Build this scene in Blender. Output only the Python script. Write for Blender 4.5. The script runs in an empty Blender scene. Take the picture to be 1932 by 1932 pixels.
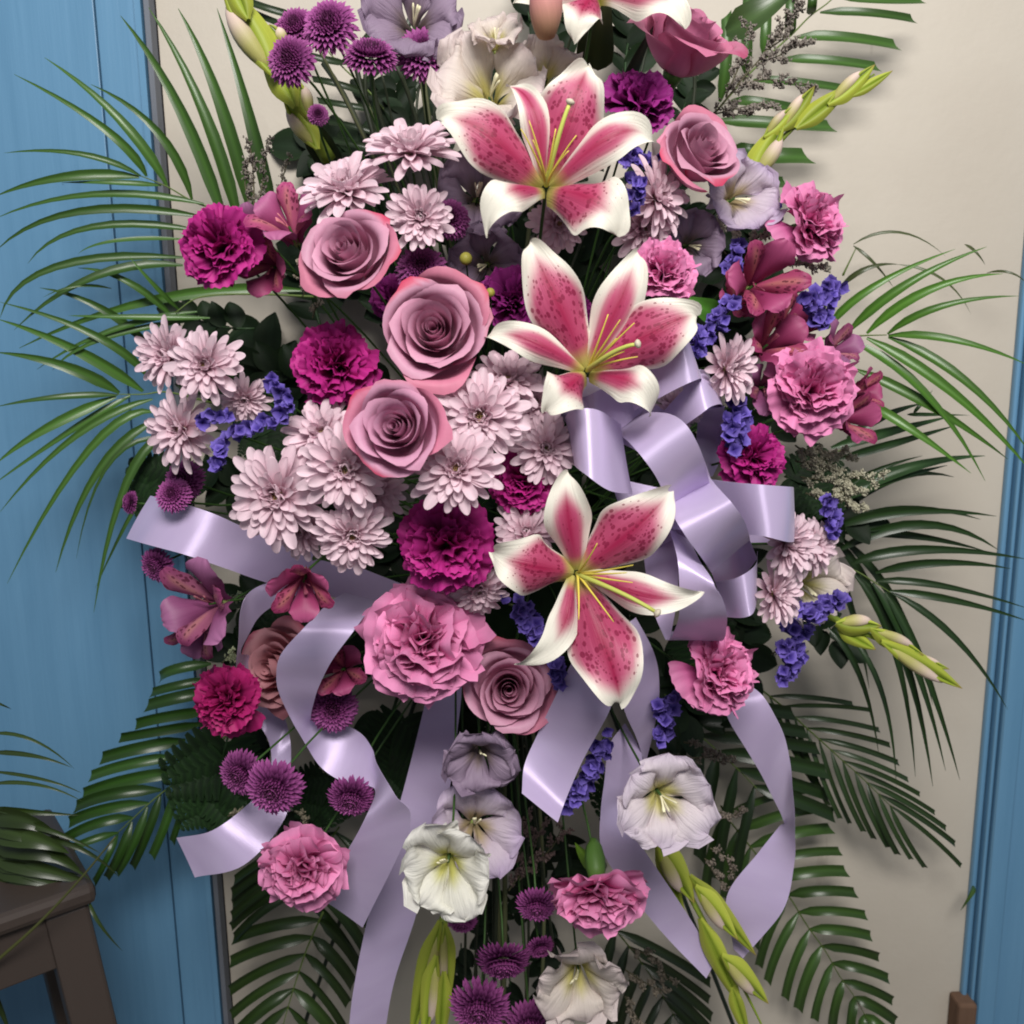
import bpy, math, random
import numpy as np
from mathutils import Vector, Matrix
random.seed(7); rng = np.random.RandomState(7)
sc = bpy.context.scene
COL = sc.collection
PI = math.pi
# ------------------------------------------------------------------ camera, world, lamps, exposure
CAMZ, CAMD, FPX, PITCH, ROLL = 1.40, 1.12, 1700.0, math.radians(10.3), math.radians(0.74)
CP = np.array([0.0, -CAMD, CAMZ])
FW = np.array([0, math.cos(PITCH), -math.sin(PITCH)])
_r = np.array([1.0, 0, 0]); _u = np.array([0, math.sin(PITCH), math.cos(PITCH)])
RT = _r*math.cos(ROLL) + _u*math.sin(ROLL)
UP = -_r*math.sin(ROLL) + _u*math.cos(ROLL)
# the picture is 1932 units wide here; world verticals lean right on the way down
RT, UP = (_r*math.cos(ROLL) - _u*math.sin(ROLL)), (_r*math.sin(ROLL) + _u*math.cos(ROLL))
TC = -FW
cam_d = bpy.data.cameras.new('camera'); cam = bpy.data.objects.new('camera', cam_d); COL.objects.link(cam)
M = Matrix(((RT[0], UP[0], TC[0], CP[0]), (RT[1], UP[1], TC[1], CP[1]), (RT[2], UP[2], TC[2], CP[2]), (0, 0, 0, 1)))
cam.matrix_world = M
cam_d.sensor_width = 36; cam_d.lens = 36*FPX/1932; cam_d.clip_start = 0.02; cam_d.clip_end = 50
cam_d.dof.use_dof = True; cam_d.dof.focus_distance = 0.79; cam_d.dof.aperture_fstop = 9.0
sc.camera = cam
w = bpy.data.worlds.new("World"); sc.world = w; w.use_nodes = True
w.node_tree.nodes['Background'].inputs[0].default_value = (0.80, 0.88, 1.0, 1)
w.node_tree.nodes['Background'].inputs[1].default_value = 0.24
def area(name, loc, target, size, power, col):
    l = bpy.data.lights.new(name, 'AREA'); l.shape = 'RECTANGLE'; l.size = size[0]; l.size_y = size[1]; l.energy = power; l.color = col
    o = bpy.data.objects.new(name, l); COL.objects.link(o); o.location = loc
    o.rotation_euler = (Vector(target)-Vector(loc)).to_track_quat('-Z', 'Y').to_euler(); return o
area('porch_lamp', (0.15, -1.75, CAMZ+1.10), (0.05, -0.15, CAMZ-0.1), (0.95, 0.55), 48.0, (1.0, 0.965, 0.93))
sc.view_settings.view_transform = 'Standard'; sc.view_settings.look = 'None'
sc.view_settings.exposure = 0.0; sc.view_settings.gamma = 1.0
sc.render.engine = 'CYCLES'
sc.cycles.filter_width = 1.9
sc.cycles.max_bounces = 6; sc.cycles.diffuse_bounces = 3; sc.cycles.transmission_bounces = 4

# ------------------------------------------------------------------ placing helpers
def P(u, v, d):                       # the point at distance d in front of the wall (wall is Y = 0)
    r = FW*FPX + RT*(u-966) + UP*(966-v)
    return CP + r*((CAMD-d)/r[1])
def pxm(u, v, d):                     # metres per picture unit there
    return float(np.dot(P(u, v, d)-CP, FW))/FPX
def dome(u, v):
    q = 1-((u-950)/760.0)**2-((v-950)/1080.0)**2
    return 0.17+0.20*math.sqrt(max(0.0, q))
def srgb(*c):
    c = [x/255.0 for x in c]
    return tuple((x/12.92 if x <= 0.04045 else ((x+0.055)/1.055)**2.4) for x in c)
def nrm(a):
    a = np.asarray(a, float); n = np.linalg.norm(a); return a/n if n > 1e-12 else a
def smooth(x, a, b):
    t = np.clip((x-a)/(b-a), 0, 1); return t*t*(3-2*t)

# ------------------------------------------------------------------ materials
def new_mat(name):
    m = bpy.data.materials.new(name); m.use_nodes = True
    nt = m.node_tree; nt.nodes.clear(); out = nt.nodes.new('ShaderNodeOutputMaterial'); return m, nt, out
class G:
    def __init__(s, nt): s.nt = nt
    def n(s, t, **k):
        x = s.nt.nodes.new(t)
        for a, b in k.items(): setattr(x, a, b)
        return x
    def link(s, a, b): s.nt.links.new(a, b)
    def math(s, op, a, b=None, c=None):
        x = s.n('ShaderNodeMath', operation=op)
        for i, q in enumerate((a, b, c)):
            if q is None: continue
            if isinstance(q, (int, float)): x.inputs[i].default_value = q
            else: s.link(q, x.inputs[i])
        return x.outputs[0]
    def mix(s, f, a, b, mode='MIX'):
        x = s.n('ShaderNodeMix', data_type='RGBA', blend_type=mode)
        for i, q in ((0, f), (6, a), (7, b)):
            if isinstance(q, (int, float)): x.inputs[i].default_value = q
            elif isinstance(q, tuple): x.inputs[i].default_value = q if len(q) == 4 else q+(1,)
            else: s.link(q, x.inputs[i])
        return x.outputs[2]
    def noise(s, vec, scale, detail=3, rough=.5, dist=0):
        x = s.n('ShaderNodeTexNoise'); x.inputs['Scale'].default_value = scale; x.inputs['Detail'].default_value = detail
        x.inputs['Roughness'].default_value = rough; x.inputs['Distortion'].default_value = dist
        if vec is not None: s.link(vec, x.inputs['Vector'])
        return x
    def mapv(s, vec, scale):
        x = s.n('ShaderNodeMapping'); x.inputs['Scale'].default_value = scale; s.link(vec, x.inputs['Vector']); return x.outputs[0]
    def ramp(s, f, pts):
        x = s.n('ShaderNodeValToRGB'); s.link(f, x.inputs[0]); e = x.color_ramp.elements
        while len(e) < len(pts): e.new(.5)
        for k, (p, c) in enumerate(pts): e[k].position = p; e[k].color = c if len(c) == 4 else tuple(c)+(1,)
        return x.outputs[0]
def petal_mat(name, rough=.55, transl=.22, vein=.14, spots=None, spec=.3, vstretch=22, var=.12, tint=(1, 1, 1), bump=(.25, .0006)):
    m, nt, out = new_mat(name); g = G(nt)
    at = g.n('ShaderNodeAttribute', attribute_name='Col'); uv = g.n('ShaderNodeUVMap')
    oi = g.n('ShaderNodeObjectInfo')
    tc = g.n('ShaderNodeTexCoord')
    vv = g.mapv(uv.outputs[0], (vstretch, 1.6, 1))
    add = g.n('ShaderNodeVectorMath', operation='ADD'); g.link(vv, add.inputs[0])
    cmb = g.n('ShaderNodeCombineXYZ'); g.link(g.math('MULTIPLY', oi.outputs['Random'], 37.0), cmb.inputs[0]); g.link(cmb.outputs[0], add.inputs[1])
    n1 = g.noise(add.outputs[0], 1.0, 3, .6)
    k = g.math('MULTIPLY_ADD', n1.outputs['Fac'], vein*2, 1-vein)
    k2 = g.math('MULTIPLY', k, g.math('MULTIPLY_ADD', oi.outputs['Random'], var*2, 1-var))
    kc = g.n('ShaderNodeCombineXYZ')
    for i in range(3): g.link(g.math('MULTIPLY', k2, tint[i]), kc.inputs[i])
    col = g.mix(1.0, at.outputs['Color'], kc.outputs[0], 'MULTIPLY')
    if spots:
        vo = g.n('ShaderNodeTexVoronoi'); g.link(g.mapv(uv.outputs[0], (spots[0], spots[1], 1)), vo.inputs['Vector']); vo.inputs['Scale'].default_value = 1
        vo.inputs['Randomness'].default_value = .85
        sep = g.n('ShaderNodeSeparateColor'); g.link(vo.outputs['Color'], sep.inputs[0])
        rad = g.math('MULTIPLY', g.math('MULTIPLY_ADD', sep.outputs[0], .36, .22), at.outputs['Alpha'])
        f = g.math('LESS_THAN', vo.outputs['Distance'], rad)
        col = g.mix(g.math('MULTIPLY', f, .7), col, spots[2])
    bs = g.n('ShaderNodeBsdfPrincipled'); g.link(col, bs.inputs['Base Color']); bs.inputs['Roughness'].default_value = rough
    bs.inputs['Specular IOR Level'].default_value = spec
    bp = g.n('ShaderNodeBump'); bp.inputs['Strength'].default_value = bump[0]; bp.inputs['Distance'].default_value = bump[1]
    g.link(n1.outputs['Fac'], bp.inputs['Height']); g.link(bp.outputs[0], bs.inputs['Normal'])
    tr = g.n('ShaderNodeBsdfTranslucent'); g.link(col, tr.inputs[0])
    mx = g.n('ShaderNodeMixShader'); mx.inputs[0].default_value = transl
    g.link(bs.outputs[0], mx.inputs[1]); g.link(tr.outputs[0], mx.inputs[2]); g.link(mx.outputs[0], out.inputs[0])
    return m
MT = {}
MT['petal'] = petal_mat('soft_petal')
MT['mum'] = petal_mat('daisy_petal', rough=.5, transl=.3, vein=.10, vstretch=9)
MT['carn'] = petal_mat('carnation_petal', rough=.6, transl=.15, vein=.12, vstretch=16, var=.16)
MT['rose'] = petal_mat('rose_petal', rough=.5, transl=.22, vein=.10, vstretch=14, var=.08)
MT['lily'] = petal_mat('lily_petal', bump=(.5, .0015), rough=.42, transl=.12, vein=.07, spots=(15, 25, srgb(120, 14, 52)), vstretch=18, var=.03)
MT['alstro'] = petal_mat('alstroemeria_petal', rough=.5, transl=.18, vein=.14, spots=(9, 13, srgb(70, 10, 35)), vstretch=16)
MT['glad'] = petal_mat('gladiolus_petal', rough=.5, transl=.28, vein=.10, vstretch=16, var=.03, bump=(.7, .003))
MT['stat'] = petal_mat('statice_petal', rough=.7, transl=.15, vein=.2, vstretch=12, var=.25)
MT['leaf'] = petal_mat('palm_leaf', rough=.33, transl=.10, vein=.16, spec=.5, vstretch=10, var=.28)
MT['fern'] = petal_mat('fern_leaf', rough=.6, transl=.03, vein=.25, spec=.2, var=.35)
MT['stem'] = petal_mat('green_stem', rough=.5, transl=.0, vein=.2, var=.2)
MT['gray'] = petal_mat('dried_twig', rough=.8, transl=.05, vein=.25, var=.2)
def solid(name, c, rough=.6, spec=.3, nscale=30, amt=.2, stretch=(1, 1, 1), bump=0.2, bdist=.001):
    m, nt, out = new_mat(name); g = G(nt); tc = g.n('ShaderNodeTexCoord')
    n1 = g.noise(g.mapv(tc.outputs['Object'], stretch), nscale, 5, .6); n2 = g.noise(tc.outputs['Object'], 2.3, 3, .5)
    k = g.math('MULTIPLY_ADD', n1.outputs[0], amt*2, 1-amt); k = g.math('MULTIPLY', k, g.math('MULTIPLY_ADD', n2.outputs[0], amt*.8, 1-amt*.4))
    kc = g.n('ShaderNodeCombineXYZ')
    for i in range(3): g.link(k, kc.inputs[i])
    col = g.mix(1.0, c, kc.outputs[0], 'MULTIPLY')
    bs = g.n('ShaderNodeBsdfPrincipled'); g.link(col, bs.inputs['Base Color']); bs.inputs['Roughness'].default_value = rough
    bs.inputs['Specular IOR Level'].default_value = spec
    bp = g.n('ShaderNodeBump'); bp.inputs['Strength'].default_value = bump; bp.inputs['Distance'].default_value = bdist
    g.link(n1.outputs[0], bp.inputs['Height']); g.link(bp.outputs[0], bs.inputs['Normal']); g.link(bs.outputs[0], out.inputs[0])
    return m
def wall_mat():
    m, nt, out = new_mat('painted_wall'); g = G(nt); tc = g.n('ShaderNodeTexCoord'); o = tc.outputs['Object']
    n1 = g.noise(o, 3.0, 5, .55); n2 = g.noise(o, 90, 4, .6)
    col = g.ramp(n1.outputs[0], [(.3, srgb(190, 181, 167)), (.7, srgb(204, 196, 182))])
    vo = g.n('ShaderNodeTexVoronoi'); g.link(o, vo.inputs['Vector']); vo.inputs['Scale'].default_value = 7
    n3 = g.noise(o, 60, 2, .5)
    dd = g.math('ADD', vo.outputs['Distance'], g.math('MULTIPLY', n3.outputs[0], .03))
    sp = g.math('LESS_THAN', dd, .034)
    col = g.mix(g.math('MULTIPLY', sp, .6), col, srgb(110, 98, 84))
    n4 = g.noise(g.mapv(o, (5, 1, .6)), 4.0, 5, .6)
    st = g.math('MULTIPLY', g.math('GREATER_THAN', n4.outputs[0], .66), .18)
    col = g.mix(st, col, srgb(150, 138, 122))
    bs = g.n('ShaderNodeBsdfPrincipled'); g.link(col, bs.inputs['Base Color']); bs.inputs['Roughness'].default_value = .55
    bp = g.n('ShaderNodeBump'); bp.inputs['Strength'].default_value = .35; bp.inputs['Distance'].default_value = .001
    g.link(n2.outputs[0], bp.inputs['Height']); g.link(bp.outputs[0], bs.inputs['Normal']); g.link(bs.outputs[0], out.inputs[0]); return m
def blue_mat():
    m, nt, out = new_mat('blue_gloss_paint'); g = G(nt); tc = g.n('ShaderNodeTexCoord'); o = tc.outputs['Object']
    n1 = g.noise(g.mapv(o, (14, 14, .8)), 3.0, 5, .6); n2 = g.noise(g.mapv(o, (60, 60, 2)), 3, 4, .6); n3 = g.noise(o, 22, 5, .7)
    col = g.ramp(n1.outputs[0], [(.3, srgb(92, 138, 172)), (.75, srgb(104, 150, 184))])
    ch = g.math('MULTIPLY', g.math('GREATER_THAN', n3.outputs[0], .72), .5)
    col = g.mix(ch, col, srgb(60, 88, 112))
    bs = g.n('ShaderNodeBsdfPrincipled'); g.link(col, bs.inputs['Base Color']); bs.inputs['Roughness'].default_value = .38
    bp = g.n('ShaderNodeBump'); bp.inputs['Strength'].default_value = .3; bp.inputs['Distance'].default_value = .0012
    g.link(n2.outputs[0], bp.inputs['Height']); g.link(bp.outputs[0], bs.inputs['Normal']); g.link(bs.outputs[0], out.inputs[0]); return m
def satin_mat():
    m, nt, out = new_mat('lavender_satin'); g = G(nt); uv = g.n('ShaderNodeUVMap')
    n1 = g.noise(g.mapv(uv.outputs[0], (1.2, 260, 1)), 1.0, 2, .5)
    n2 = g.noise(g.mapv(uv.outputs[0], (1.0, 8, 1)), 1.0, 2, .5)
    edge = g.math('ABSOLUTE', g.math('SUBTRACT', g.n('ShaderNodeSeparateXYZ').outputs[0], .5))
    sep = [x for x in nt.nodes if x.type == 'SEPXYZ'][0]; g.link(uv.outputs[0], sep.inputs[0])
    col = g.mix(n2.outputs[0], srgb(204, 184, 224), srgb(214, 198, 232))
    col = g.mix(g.math('MULTIPLY', g.math('GREATER_THAN', edge, .485), .35), col, srgb(214, 200, 235))
    bs = g.n('ShaderNodeBsdfPrincipled'); g.link(col, bs.inputs['Base Color']); bs.inputs['Roughness'].default_value = .44
    bs.inputs['Specular IOR Level'].default_value = .8; bs.inputs['Sheen Weight'].default_value = .1
    bs.inputs['Metallic'].default_value = .22; bs.inputs['Anisotropic'].default_value = .93; bs.inputs['Anisotropic Rotation'].default_value = 0.0
    tg = g.n('ShaderNodeTangent', direction_type='UV_MAP', uv_map='UVMap'); g.link(tg.outputs[0], bs.inputs['Tangent'])
    bp = g.n('ShaderNodeBump'); bp.inputs['Strength'].default_value = .16; bp.inputs['Distance'].default_value = .0004
    g.link(n1.outputs[0], bp.inputs['Height']); g.link(bp.outputs[0], bs.inputs['Normal'])
    tr = g.n('ShaderNodeBsdfTranslucent'); g.link(col, tr.inputs[0]); mx = g.n('ShaderNodeMixShader'); mx.inputs[0].default_value = .08
    g.link(bs.outputs[0], mx.inputs[1]); g.link(tr.outputs[0], mx.inputs[2]); g.link(mx.outputs[0], out.inputs[0]); return m
MT['wall'] = wall_mat(); MT['blue'] = blue_mat(); MT['satin'] = satin_mat()
MT['wood'] = solid('dark_stool_wood', srgb(66, 57, 52), .5, .4, 9, .3, (1, 1, .12))
MT['rough_wood'] = solid('weathered_wood', srgb(112, 116, 124), .8, .2, 20, .4, (1, 1, .1), .5, .002)
MT['brown_wood'] = solid('chipped_brown_wood', srgb(108, 84, 68), .85, .2, 30, .45, (1, 1, .3), .7, .003)
MT['foam'] = solid('wet_floral_foam', srgb(28, 46, 26), .9, .1, 90, .3)
MT['wire'] = solid('dark_green_wire', srgb(26, 40, 30), .4, .5, 20, .1)
MT['floor'] = solid('concrete_floor', srgb(112, 108, 102), .8, .2, 12, .2)
MT['gap'] = solid('dark_gap', srgb(26, 24, 28), .8, .2, 12, .2)

# ------------------------------------------------------------------ mesh helpers
def add_obj(name, me, parent=None, mw=None, m=None, **props):
    o = bpy.data.objects.new(name, me); COL.objects.link(o)
    if parent is not None: o.parent = parent
    if mw is not None: o.matrix_local = mw
    if m is not None and me is not None and len(me.materials) == 0: me.materials.append(m)
    for k, v in props.items(): o[k] = v
    return o
def tag(o, label, cat=None, group=None, kind=None):
    if label: o['label'] = label
    if cat: o['category'] = cat
    if group: o['group'] = group
    if kind: o['kind'] = kind
    return o
def mk(name, V, F, UV=None, C=None, mat=None, smooth_=True):
    me = bpy.data.meshes.new(name); me.from_pydata([tuple(x) for x in np.asarray(V).tolist()], [], F)
    if UV is not None:
        l = me.uv_layers.new(name='UVMap'); vi = np.empty(len(me.loops), np.int32); me.loops.foreach_get('vertex_index', vi)
        l.data.foreach_set('uv', np.asarray(UV, np.float32)[vi].ravel())
    if C is not None:
        a = me.color_attributes.new('Col', 'FLOAT_COLOR', 'POINT'); a.data.foreach_set('color', np.asarray(C, np.float32).ravel())
    if smooth_: me.polygons.foreach_set('use_smooth', [True]*len(me.polygons))
    if mat is not None: me.materials.append(mat)
    me.update(); return me
def grid_faces(nu, nv, off=0):
    return [(off+j*(nu+1)+i, off+j*(nu+1)+i+1, off+(j+1)*(nu+1)+i+1, off+(j+1)*(nu+1)+i) for j in range(nv) for i in range(nu)]
def ST(nu, nv):
    s = np.linspace(-1, 1, nu+1)[None, :].repeat(nv+1, 0); t = np.linspace(0, 1, nv+1)[:, None].repeat(nu+1, 1); return s, t
def bez(pts, t):
    pts = [np.asarray(p, float) for p in pts]; t = np.asarray(t)[:, None]
    L = [p[None, :].repeat(len(t), 0) for p in pts]
    while len(L) > 1: L = [L[i]*(1-t)+L[i+1]*t for i in range(len(L)-1)]
    return L[0]
def const(c, a=0.0):
    c = np.array(list(c)+[a])
    return lambda s, t: np.broadcast_to(c, s.shape+(4,)).copy()
def lerpc(a, b, f):
    return np.asarray(a)*(1-f[..., None])+np.asarray(b)*f[..., None]
def with_a(rgb, a=None):
    return np.concatenate([rgb, (np.zeros(rgb.shape[:-1]) if a is None else a)[..., None]], -1)
class MB:
    def __init__(s): s.V = []; s.F = []; s.UV = []; s.C = []; s.n = 0
    def add(s, V, F, UV, C):
        s.V.append(V); s.F += [tuple(i+s.n for i in f) for f in F]; s.UV.append(UV); s.C.append(C); s.n += len(V)
    def mesh(s, name, mat): return mk(name, np.concatenate(s.V), s.F, np.concatenate(s.UV), np.concatenate(s.C), mat)
def flat_petal(L=1, W=.3, nu=4, nv=8, wprof=None, a0=0, a1=0, cup=.2, ruf=(0, 3, 0), side=0, serr=(0, 8), colfn=None, ap=1.0, twist=0, base=0, warp=1.0):
    """petal along +X outward, rising in Z by the angle a0..a1 (degrees)"""
    s, t = ST(nu, nv); t = 1-(1-t)**warp; tt = t[:, 0]
    ang = np.radians(a0+(a1-a0)*tt**ap); dx = np.cos(ang); dz = np.sin(ang)
    dt = np.diff(tt); X = np.concatenate([[0], np.cumsum((dx[1:]+dx[:-1])/2*dt)])*L; Z = np.concatenate([[0], np.cumsum((dz[1:]+dz[:-1])/2*dt)])*L
    wd = W*(wprof(tt) if wprof else np.sin(PI*np.clip(tt, .02, .98))**.6)
    sh = side*s*s*t*L + (serr[0]*np.abs(((s*serr[1]) % 2)-1)*t**6*L)
    x = X[:, None]-sh*dx[:, None]+base; z = Z[:, None]-sh*dz[:, None]; y = s*wd[:, None]
    off = cup*wd[:, None]*s*s + ruf[0]*t**1.6*(np.sin(s*ruf[1]+ruf[2])+.45*np.sin(s*ruf[1]*2.3+ruf[2]*1.7+t*3))*(.35+.65*np.abs(s))
    x = x-dz[:, None]*off; z = z+dx[:, None]*off
    V = np.stack([x, y, z], -1).reshape(-1, 3); UV = np.stack([s*.5+.5, t], -1).reshape(-1, 2)
    C = colfn(s, t).reshape(-1, 4); return V, grid_faces(nu, nv), UV, C
def spine_petal(pts, W, side, nu=4, nv=10, wprof=None, cup=.0, cupt=None, ruf=(0, 6, 0), colfn=None, sample=None):
    t1 = np.linspace(0, 1, nv+1); S = bez(pts, t1) if sample is None else sample(t1)
    T = np.gradient(S, axis=0); T /= np.linalg.norm(T, axis=1)[:, None]+1e-12
    side = np.broadcast_to(np.asarray(side, float), S.shape); sd = side-T*(side*T).sum(1)[:, None]; sd /= np.linalg.norm(sd, axis=1)[:, None]+1e-12
    N = np.cross(sd, T)
    s, t = ST(nu, nv); wd = (W*(wprof(t1) if wprof else np.sin(PI*t1)**.7))[:, None]
    c = (cup if cupt is None else cupt(t1)[:, None])
    off = c*wd*np.abs(s)**1.7 + ruf[0]*W*np.abs(s)**2*t**.5*np.sin(t*ruf[1]*2+s*1.3+ruf[2])
    if len(ruf) > 3: off = off + ruf[3]*W*np.abs(s)**3*smooth(t, .3, .7)*np.sin(t*34+s*4+ruf[2]*3)+ruf[3]*.6*W*smooth(t, .7, 1)*np.sin(s*9+ruf[2])
    ew = s*wd*(1+.05*np.sin(t*27+ruf[2]*2+s*2)*smooth(t, .4, .7)) if len(ruf) > 3 else s*wd
    V = S[:, None, :]+sd[:, None, :]*ew[..., None]+N[:, None, :]*off[..., None]
    return V.reshape(-1, 3), grid_faces(nu, nv), np.stack([s*.5+.5, t], -1).reshape(-1, 2), colfn(s, t).reshape(-1, 4)
def tube(S, R, colr, nseg=6, cap=True):
    S = np.asarray(S, float); n = len(S); R = np.broadcast_to(np.asarray(R, float), (n,))
    T = np.gradient(S, axis=0); T /= np.linalg.norm(T, axis=1)[:, None]+1e-12
    ref = np.array([0.31, .2, .93]); a = np.cross(T, ref); a /= np.linalg.norm(a, axis=1)[:, None]+1e-9; b = np.cross(T, a)
    th = np.linspace(0, 2*PI, nseg, endpoint=False)
    V = S[:, None, :]+R[:, None, None]*(a[:, None, :]*np.cos(th)[None, :, None]+b[:, None, :]*np.sin(th)[None, :, None])
    F = [(j*nseg+i, j*nseg+(i+1) % nseg, (j+1)*nseg+(i+1) % nseg, (j+1)*nseg+i) for j in range(n-1) for i in range(nseg)]
    if cap: F += [tuple(range(nseg))[::-1], tuple((n-1)*nseg+i for i in range(nseg))]
    UV = np.stack(np.meshgrid(np.linspace(0, 1, nseg), np.linspace(0, 1, n)), -1).reshape(-1, 2)
    if callable(colr): C = colr(np.linspace(0, 1, n))[:, None, :].repeat(nseg, 1).reshape(-1, 4)
    else: C = np.tile(np.array(list(colr)+[0]), (n*nseg, 1))
    return V.reshape(-1, 3), F, UV, C
def crs(P_, n):                                       # catmull-rom through points
    P_ = np.asarray(P_, float); Q = np.vstack([2*P_[0]-P_[1], P_, 2*P_[-1]-P_[-2]]); out = []
    for i in range(1, len(Q)-2):
        for k in range(n):
            t = k/n; a, b, c, d = Q[i-1], Q[i], Q[i+1], Q[i+2]
            out.append(.5*((2*b)+(c-a)*t+(2*a-5*b+4*c-d)*t*t+(-a+3*b-3*c+d)*t**3))
    out.append(Q[-2]); return np.array(out)
def face_matrix(u, v, d, r, fx=0., fy=0., roll=0., center=None):
    """matrix of a flower whose local +Z looks to the viewer tilted by (fx, fy); r in picture units"""
    n = nrm(RT*fx+UP*fy+TC); x = nrm(np.cross(UP, n)); y = np.cross(n, x)
    c, s = math.cos(roll), math.sin(roll); x2 = x*c+y*s; y2 = -x*s+y*c
    k = r*pxm(u, v, d); p = P(u, v, d)
    return Matrix(((x2[0]*k, y2[0]*k, n[0]*k, p[0]), (x2[1]*k, y2[1]*k, n[1]*k, p[1]), (x2[2]*k, y2[2]*k, n[2]*k, p[2]), (0, 0, 0, 1)))
def RZ(a): return Matrix.Rotation(a, 4, 'Z')
FOAM = np.array(P(955, 1000, .10))
GREEN = srgb(52, 82, 34); DGREEN = srgb(34, 58, 28)
def stem_to_foam(root, mw, r=2.6, name='stem', col=GREEN, dirlen=.25):
    """a stem from the back of the flower into the foam, in the root's local space"""
    inv = np.array(mw.inverted()); Wm = np.array(mw)
    p0 = Wm[:3, 3]; nz = nrm(Wm[:3, 2]); k = np.linalg.norm(Wm[:3, 2])
    tgt = FOAM+np.array([rng.uniform(-.06, .06), rng.uniform(-.02, .03), rng.uniform(-.09, .09)])
    a = p0-nz*k*.45; L = np.linalg.norm(tgt-a)
    S = bez([a, a-nz*L*dirlen, tgt+(a-tgt)*.35+np.array([0, .03, 0]), tgt], np.linspace(0, 1, 12))
    S[:, 1] = np.minimum(S[:, 1], -.025)
    V, F, UV, C = tube(S, r*.00045, col, 5)
    V = V@inv[:3, :3].T+inv[:3, 3]
    return add_obj(name, mk(name, V, F, UV, C, MT['stem']), root)
def thing(name, mw, label, cat, group=None):
    o = bpy.data.objects.new(name, None); COL.objects.link(o); o.empty_display_size = .01; o.matrix_world = mw
    tag(o, label, cat, group); return o
def put(proto, root):
    """proto: list of (name, mesh, matrix, kind)"""
    for nm, me, mx, kind in proto:
        o = bpy.data.objects.new(nm, me); COL.objects.link(o); o.parent = root; o.matrix_local = mx
        if kind: o['kind'] = kind
def box_mesh(name, x0, x1, y0, y1, z0, z1, mat, bev=0.0):
    V = [(x, y, z) for x in (x0, x1) for y in (y0, y1) for z in (z0, z1)]
    F = [(0, 1, 3, 2), (4, 6, 7, 5), (0, 4, 5, 1), (2, 3, 7, 6), (0, 2, 6, 4), (1, 5, 7, 3)]
    me = mk(name, np.array(V, float), F, None, None, mat, False)
    if bev:
        import bmesh
        bm = bmesh.new(); bm.from_mesh(me); bmesh.ops.bevel(bm, geom=bm.edges[:], offset=bev, segments=2, profile=.5, affect='EDGES'); bm.to_mesh(me); bm.free()
    return me

# ------------------------------------------------------------------ the setting: wall, blue door and frame, floor
XL, XR = -.409, .617
ZT = 3.0
add_obj('wall', box_mesh('wall', XL-.3, XR+.3, 0, .12, 0, ZT, MT['wall']), kind='structure')
add_obj('floor', box_mesh('floor', -4, 4, -4, .5, -.1, 0, MT['floor']), kind='structure')
door = thing('blue_door', Matrix.Translation((XL-.3, -.02, 0)), 'light blue painted door with vertical moulding left of the cream wall', 'door')
def dpart(name, x0, x1, y0, y1, mat='blue', z0=0.01, z1=2.6, bev=.003):
    o = add_obj(name, box_mesh(name, x0, x1, y0, y1, z0, z1, MT[mat], bev), door); o.matrix_parent_inverse = door.matrix_world.inverted(); return o
def xw(u, v, d=0.0): return float(P(u, v, d)[0])
xa = xw(178, 0, .02); xb = xw(257, 0, .03); xc = xw(276, 0, .02)
dpart('backing', -1.6, xc, -.006, .0005, bev=0)
dpart('panel', -1.6, xa-.001, -.022, .001, bev=.0008)
dpart('stile', xa+.0015, xb-.001, -.0235, .001, bev=.0015)
dpart('moulding', xb+.0015, xc-.005, -.034, .001, bev=.004)
dpart('edge_strip', xc-.0035, xc+.003, -.022, .001, 'rough_wood', bev=.001)
dpart('gap_strip', xc+.0035, XL+.004, -.004, .001, 'gap', bev=.0005)
fr = thing('door_frame', Matrix.Translation((XR, -.02, 0)), 'glossy blue door frame with stepped moulding right of the cream wall', 'door frame')
def fpart(name, x0, x1, y0, y1, mat='blue', z0=0.0, z1=2.6, bev=.003):
    o = add_obj(name, box_mesh(name, x0, x1, y0, y1, z0, z1, MT[mat], bev), fr); o.matrix_parent_inverse = fr.matrix_world.inverted(); return o
fpart('moulding', XR, XR+.007, -.010, .001)
fpart('moulding', XR+.0085, XR+.013, -.018, .001, bev=.002)
fpart('face_board', XR+.0145, XR+.040, -.026, .001, bev=.004)
fpart('inner_board', XR+.0415, XR+.080, -.014, .001)
fpart('outer_board', XR+.0815, XR+.6, -.006, .001)
zb = P(1812, 1868, 0.0)[2]
wc = bpy.data.objects.new('wood_block', box_mesh('wood_block', XR-.014, XR+.012, -.030, .0, 0.0, zb, MT['brown_wood'], .004)); COL.objects.link(wc)
tag(wc, 'short rough brown timber post at the foot of the right door frame', 'wood post')

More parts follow.
